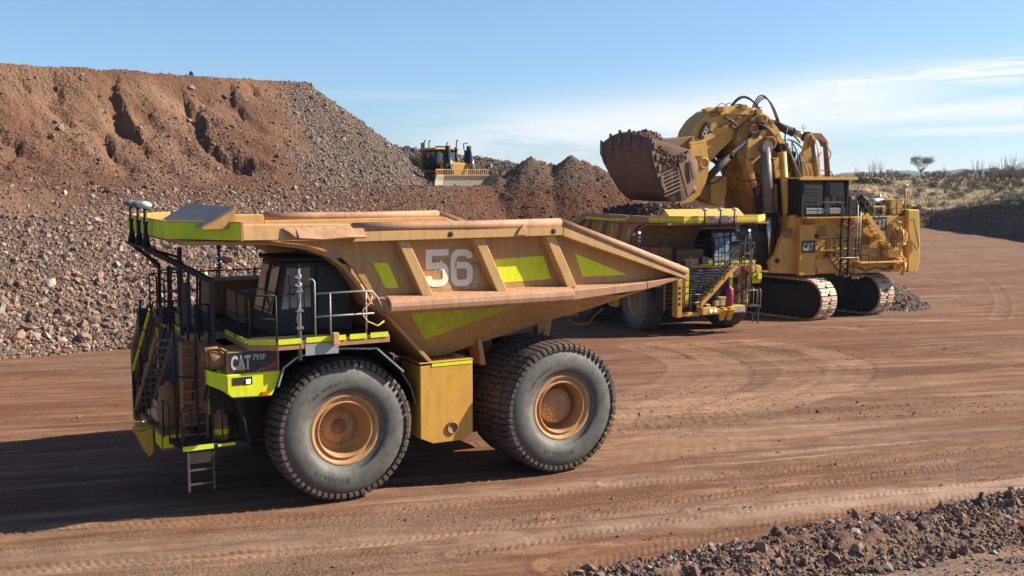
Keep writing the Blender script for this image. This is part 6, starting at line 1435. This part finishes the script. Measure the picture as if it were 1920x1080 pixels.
for k in PRO:
    for P_ in PRO[k]:
        if P_.name not in used:
            for ch in list(P_.children): bpy.data.objects.remove(ch)
            bpy.data.objects.remove(P_)
# dry grass tufts
rg = np.random.default_rng(61); n = 26000; u = rg.random(n) * .30 + .27; y = 135 * (420 / 135) ** rg.random(n); x = u * y; z, s_, bt_ = desert_z(x, y); k = (s_ > (bt_ + 1.7) / .75 + .3) & (rg.random(n) < .25 + 1.2 * sst(-.2, .3, fbm(x * .06, y * .06, 4))); x, y, z = x[k], y[k], z[k]; n = len(x)
h = .28 + .38 * rg.random(n); a = rg.random((n, 3)) * 6.3; V = np.zeros((n, 9, 3))
for j in range(3):
    ca, sa = np.cos(a[:, j]), np.sin(a[:, j]); w_ = .09
    V[:, 3 * j] = np.stack([x + ca * w_, y + sa * w_, z - .02], -1); V[:, 3 * j + 1] = np.stack([x - ca * w_, y - sa * w_, z - .02], -1); V[:, 3 * j + 2] = np.stack([x + sa * .15, y - ca * .15, z + h], -1)
cgr = np.array([(.68, .50, .26), (.58, .42, .22), (.75, .58, .33), (.45, .34, .17)])[rg.integers(0, 4, n)] * (.8 + .4 * rg.random((n, 1)))
gr_ = raw_mesh('dry_grass', V.reshape(-1, 3), np.arange(n * 9).reshape(-1, 3), 3, np.repeat(cgr, 9, axis=0), M['leaf'], False); tag(gr_, 'dry tan grass tufts covering the plain', None, None, 'stuff')
rg = np.random.default_rng(62); n = 9000; u = rg.random(n) * .26 + .30; y = 130 + 75 * rg.random(n); x = u * y; z, s_, bt_ = desert_z(x, y); k = (s_ > -1) & (s_ < (bt_ + 1.7) / .75); x, y, z = x[k], y[k], z[k]
rocks('bank_rocks', np.stack([x, y, z + .05], -1), np.clip(.12 * np.exp(rg.normal(0, .5, len(x))), .05, .5), np.array([(.15, .08, .05), (.20, .11, .07), (.32, .20, .14), (.11, .06, .045)]), rg, 'dark loose rocks on the cut bank beside the road')

# a few single boulders one can point at
def boulder(x, y, z, r, colr, label, seed):
    rgn = np.random.default_rng(seed); bm_v = _IV.copy(); F = _IF; V = bm_v; 
    mid = {}; VV = [tuple(v) for v in V]; FF = []
    def md(a, c):
        k = (min(a, c), max(a, c))
        if k not in mid: p = (np.array(VV[a]) + np.array(VV[c])) / 2; VV.append(tuple(p / np.linalg.norm(p) * (1 + .10 * rgn.normal()))); mid[k] = len(VV) - 1
        return mid[k]
    for a, c, d in F: ac, cd2, da = md(a, c), md(c, d), md(d, a); FF += [(a, ac, da), (c, cd2, ac), (d, da, cd2), (ac, cd2, da)]
    V = np.array(VV) * np.array((1.25, .9, .75)) * r; V[:12] *= 1 + .18 * rgn.normal(size=(12, 1))
    o = raw_mesh('boulder', V, np.array(FF), 3, np.ones((len(V), 3)) * np.array(colr), M['rock'], False); o.location = (x, y, z); o.rotation_euler = (rgn.random(), rgn.random(), rgn.random() * 6); tag(o, label, 'boulder', 'boulders lying loose')
def on_dump(px, py):
    r = ray(px, py)
    for d in np.arange(44, 100, .1):
        x, y, z = r[0] / r[1] * d, d, CAMH + r[2] / r[1] * d; t, s = ts(np.array([x]), np.array([y]))
        h = dump_z(t, s, np.array([x]), np.array([y]))[0]
        if z < h: return x, y, float(h)
    return x, y, z
for px, py, r, c, l, sd_ in ((441, 468, .34, (.33, .29, .26), 'large grey boulder on the rubble slope just above the cab of the truck numbered 56', 1), (33, 637, .36, (.50, .27, .19), 'pinkish boulder near the foot of the rubble slope, far left', 2), (95, 538, .3, (.62, .52, .42), 'pale cream boulder halfway up the rubble slope at the left', 3), (160, 640, .33, (.38, .26, .2), 'brown boulder at the foot of the rubble slope left of the truck ladders', 4)):
    p_ = on_dump(px, py); boulder(p_[0], p_[1], p_[2] + r * .3, r, c, l, sd_)
for px, py, r, c, l, sd_ in ((1457, 1040, .17, (.14, .075, .05), 'dark round clod of earth, the biggest lump in the foreground windrow', 5), (1640, 985, .13, (.36, .34, .33), 'flat grey slab of rock on top of the foreground windrow', 6), (1405, 1028, .08, (.60, .56, .50), 'small white rock on the crest of the foreground windrow', 7)):
    g_ = gp(px, py); h_, _q = berm_h(np.array([g_[0]]), np.array([g_[1]])); boulder(g_[0], g_[1] - .0, float(ground_z(g_[0], g_[1])) + float(h_[0]) + r * .35, r, c, l, sd_)
# ------------------------------------------------------------------ mountains, sky, light, camera
uu = np.linspace(.12, .75, 420); yy = np.linspace(2600, 3600, 24); Ym, Um = np.meshgrid(yy, uu, indexing='ij'); Xm = Um * Ym
rid = np.interp(Um, [.12, .27, .31, .335, .37, .40, .425, .45, .47, .50, .56, .75], [4, 10, 17, 19, 21, 18, 26, 33, 26, 34, 28, 22]) + 7 * fbm(Um * 60, Um * 0 + 2, 5, .6)
Zm = -3 + (rid + 4) * (sst(0, .55, (Ym - 2600) / 1000) * (1 + .12 * fbm(Xm * .006, Ym * .006, 4))) * sst(1.0, .6, (Ym - 2600) / 1000)
tag(grid_obj('mountains', Xm, Ym, Zm, np.ones((*Xm.shape, 3)) * np.array((.13, .12, .12)), M['slope'], np.zeros(Xm.shape)), 'far blue mountain range on the horizon', None, None, 'structure')
hz = MB().box(-900, 3000, -60, 3700, -8, 130).build('haze', bpy.data.materials.new('haze air'))
hm = hz.data.materials[0]; hm.use_nodes = True; hn = hm.node_tree; hn.nodes.remove(hn.nodes['Principled BSDF'])
pv = hn.nodes.new('ShaderNodeVolumePrincipled'); pv.inputs['Density'].default_value = .00009; pv.inputs['Color'].default_value = (.62, .80, 1, 1); pv.inputs['Anisotropy'].default_value = .3
hn.links.new(pv.outputs[0], hn.nodes['Material Output'].inputs['Volume']); tag(hz, 'thin blue air haze over the far plain', None, None, 'stuff')
SUNV = Vector((1.455, .25, 1.0)).normalized(); el = math.asin(SUNV.z); az = math.atan2(SUNV.x, SUNV.y)
sd = bpy.data.lights.new('sun', 'SUN'); sd.energy = 5.0; sd.angle = R(.53); sd.color = (1, .90, .74)
so = bpy.data.objects.new('sun', sd); COL.objects.link(so); so.rotation_euler = SUNV.to_track_quat('Z', 'Y').to_euler(); so.location = SUNV * 60
w = bpy.data.worlds.new('World'); sc.world = w; w.use_nodes = True; nt = w.node_tree; bg = nt.nodes['Background']
sky = nt.nodes.new('ShaderNodeTexSky'); sky.sky_type = 'NISHITA'; sky.sun_disc = False; sky.sun_elevation = el; sky.sun_rotation = az; sky.altitude = 900; sky.air_density = 1.0; sky.dust_density = .3; sky.ozone_density = 2.2
tc = nt.nodes.new('ShaderNodeTexCoord'); sp = nt.nodes.new('ShaderNodeSeparateXYZ'); nt.links.new(tc.outputs['Generated'], sp.inputs[0])
def mth(op, a, b=None, c=None):
    n = nt.nodes.new('ShaderNodeMath'); n.operation = op
    for i, v in enumerate((a, b, c)):
        if v is None: continue
        if isinstance(v, (int, float)): n.inputs[i].default_value = v
        else: nt.links.new(v, n.inputs[i])
    return n.outputs[0]
azn = mth('ARCTAN2', sp.outputs[0], sp.outputs[1]); eln = mth('ARCSINE', sp.outputs[2])
cv = nt.nodes.new('ShaderNodeCombineXYZ'); nt.links.new(azn, cv.inputs[0]); nt.links.new(eln, cv.inputs[1])
def cn(sx, sy, det, rough, off=0, dist=0):
    mp = nt.nodes.new('ShaderNodeMapping'); mp.inputs['Scale'].default_value = (sx, sy, 1); mp.inputs['Location'].default_value = (off, off * .7, 0); mp.inputs['Rotation'].default_value = (0, 0, R(-5))
    nt.links.new(cv.outputs[0], mp.inputs[0]); n = N(nt, 'ShaderNodeTexNoise', Scale=1, Detail=det, Roughness=rough, Distortion=dist); nt.links.new(mp.outputs[0], n.inputs['Vector']); return n.outputs['Fac']
def band(cx_el, slope, wid, x0, x1):
    """a cloud streak: centre elevation cx_el + slope*az, vertical width, azimuth range"""
    c = mth('MULTIPLY_ADD', azn, slope, cx_el); d = mth('DIVIDE', mth('SUBTRACT', eln, c), wid)
    g = mth('EXPONENT', mth('MULTIPLY', mth('MULTIPLY', d, d), -1))
    return mth('MULTIPLY', g, mth('MULTIPLY', ramp(nt, azn, x0, x0 + .14), ramp(nt, azn, x1 + .14, x1)))
soft = cn(3.2, 26, 6, .6, 3.1, .3); wisp = cn(6, 80, 10, .76, 1.7, .5); mid = cn(5, 34, 9, .68, 8.3, .4)
bA = band(.034, .10, .027, -.13, .30); bB = band(.058, .072, .013, .17, 2.0); bC = band(.042, .035, .0095, .14, 2.0); bD = band(.030, .022, .004, .24, 2.0); bE = band(.072, -.01, .004, -.24, -.12)
low = mth('MULTIPLY', ramp(nt, eln, .032, .004), ramp(nt, azn, -.25, .0))
f = mth('MULTIPLY', bA, ramp(nt, mid, .30, .48))
f = mth('MAXIMUM', f, mth('MULTIPLY', bB, mth('MULTIPLY_ADD', ramp(nt, wisp, .40, .54), 1.0, .08)))
f = mth('MAXIMUM', f, mth('MULTIPLY', bC, mth('MULTIPLY_ADD', ramp(nt, mid, .28, .52), .8, .2)))
f = mth('MAXIMUM', f, mth('MULTIPLY', bD, .75)); f = mth('MAXIMUM', f, mth('MULTIPLY', low, .62)); f = mth('MAXIMUM', f, mth('MULTIPLY', bE, .2))
tg = mixc(nt, ramp(nt, eln, .0, .22), (.66, .88, 1.16), (1.10, 1.16, 1.28))
tint = nt.nodes.new('ShaderNodeMix'); tint.data_type = 'RGBA'; tint.blend_type = 'MULTIPLY'; tint.inputs[0].default_value = 1; nt.links.new(tg, tint.inputs[7]); nt.links.new(sky.outputs[0], tint.inputs[6])
cm = mixc(nt, f, tint.outputs[2], (8.2, 8.3, 8.5)); nt.links.new(cm, bg.inputs['Color']); bg.inputs['Strength'].default_value = .060
cd_ = bpy.data.cameras.new('camera'); cd_.sensor_width = 36; cd_.lens = 36 * FPX / 1920; cd_.clip_end = 20000; cd_.clip_start = .3
co = bpy.data.objects.new('camera', cd_); COL.objects.link(co); co.location = (0, 0, CAMH); co.rotation_euler = (math.pi / 2 - PITCH, 0, 0); sc.camera = co
sc.view_settings.view_transform = 'Standard'; sc.view_settings.look = 'None'; sc.view_settings.exposure = 1.03; sc.view_settings.gamma = 1
sc.cycles.volume_bounces = 0; sc.cycles.max_bounces = 6; sc.cycles.use_denoising = True
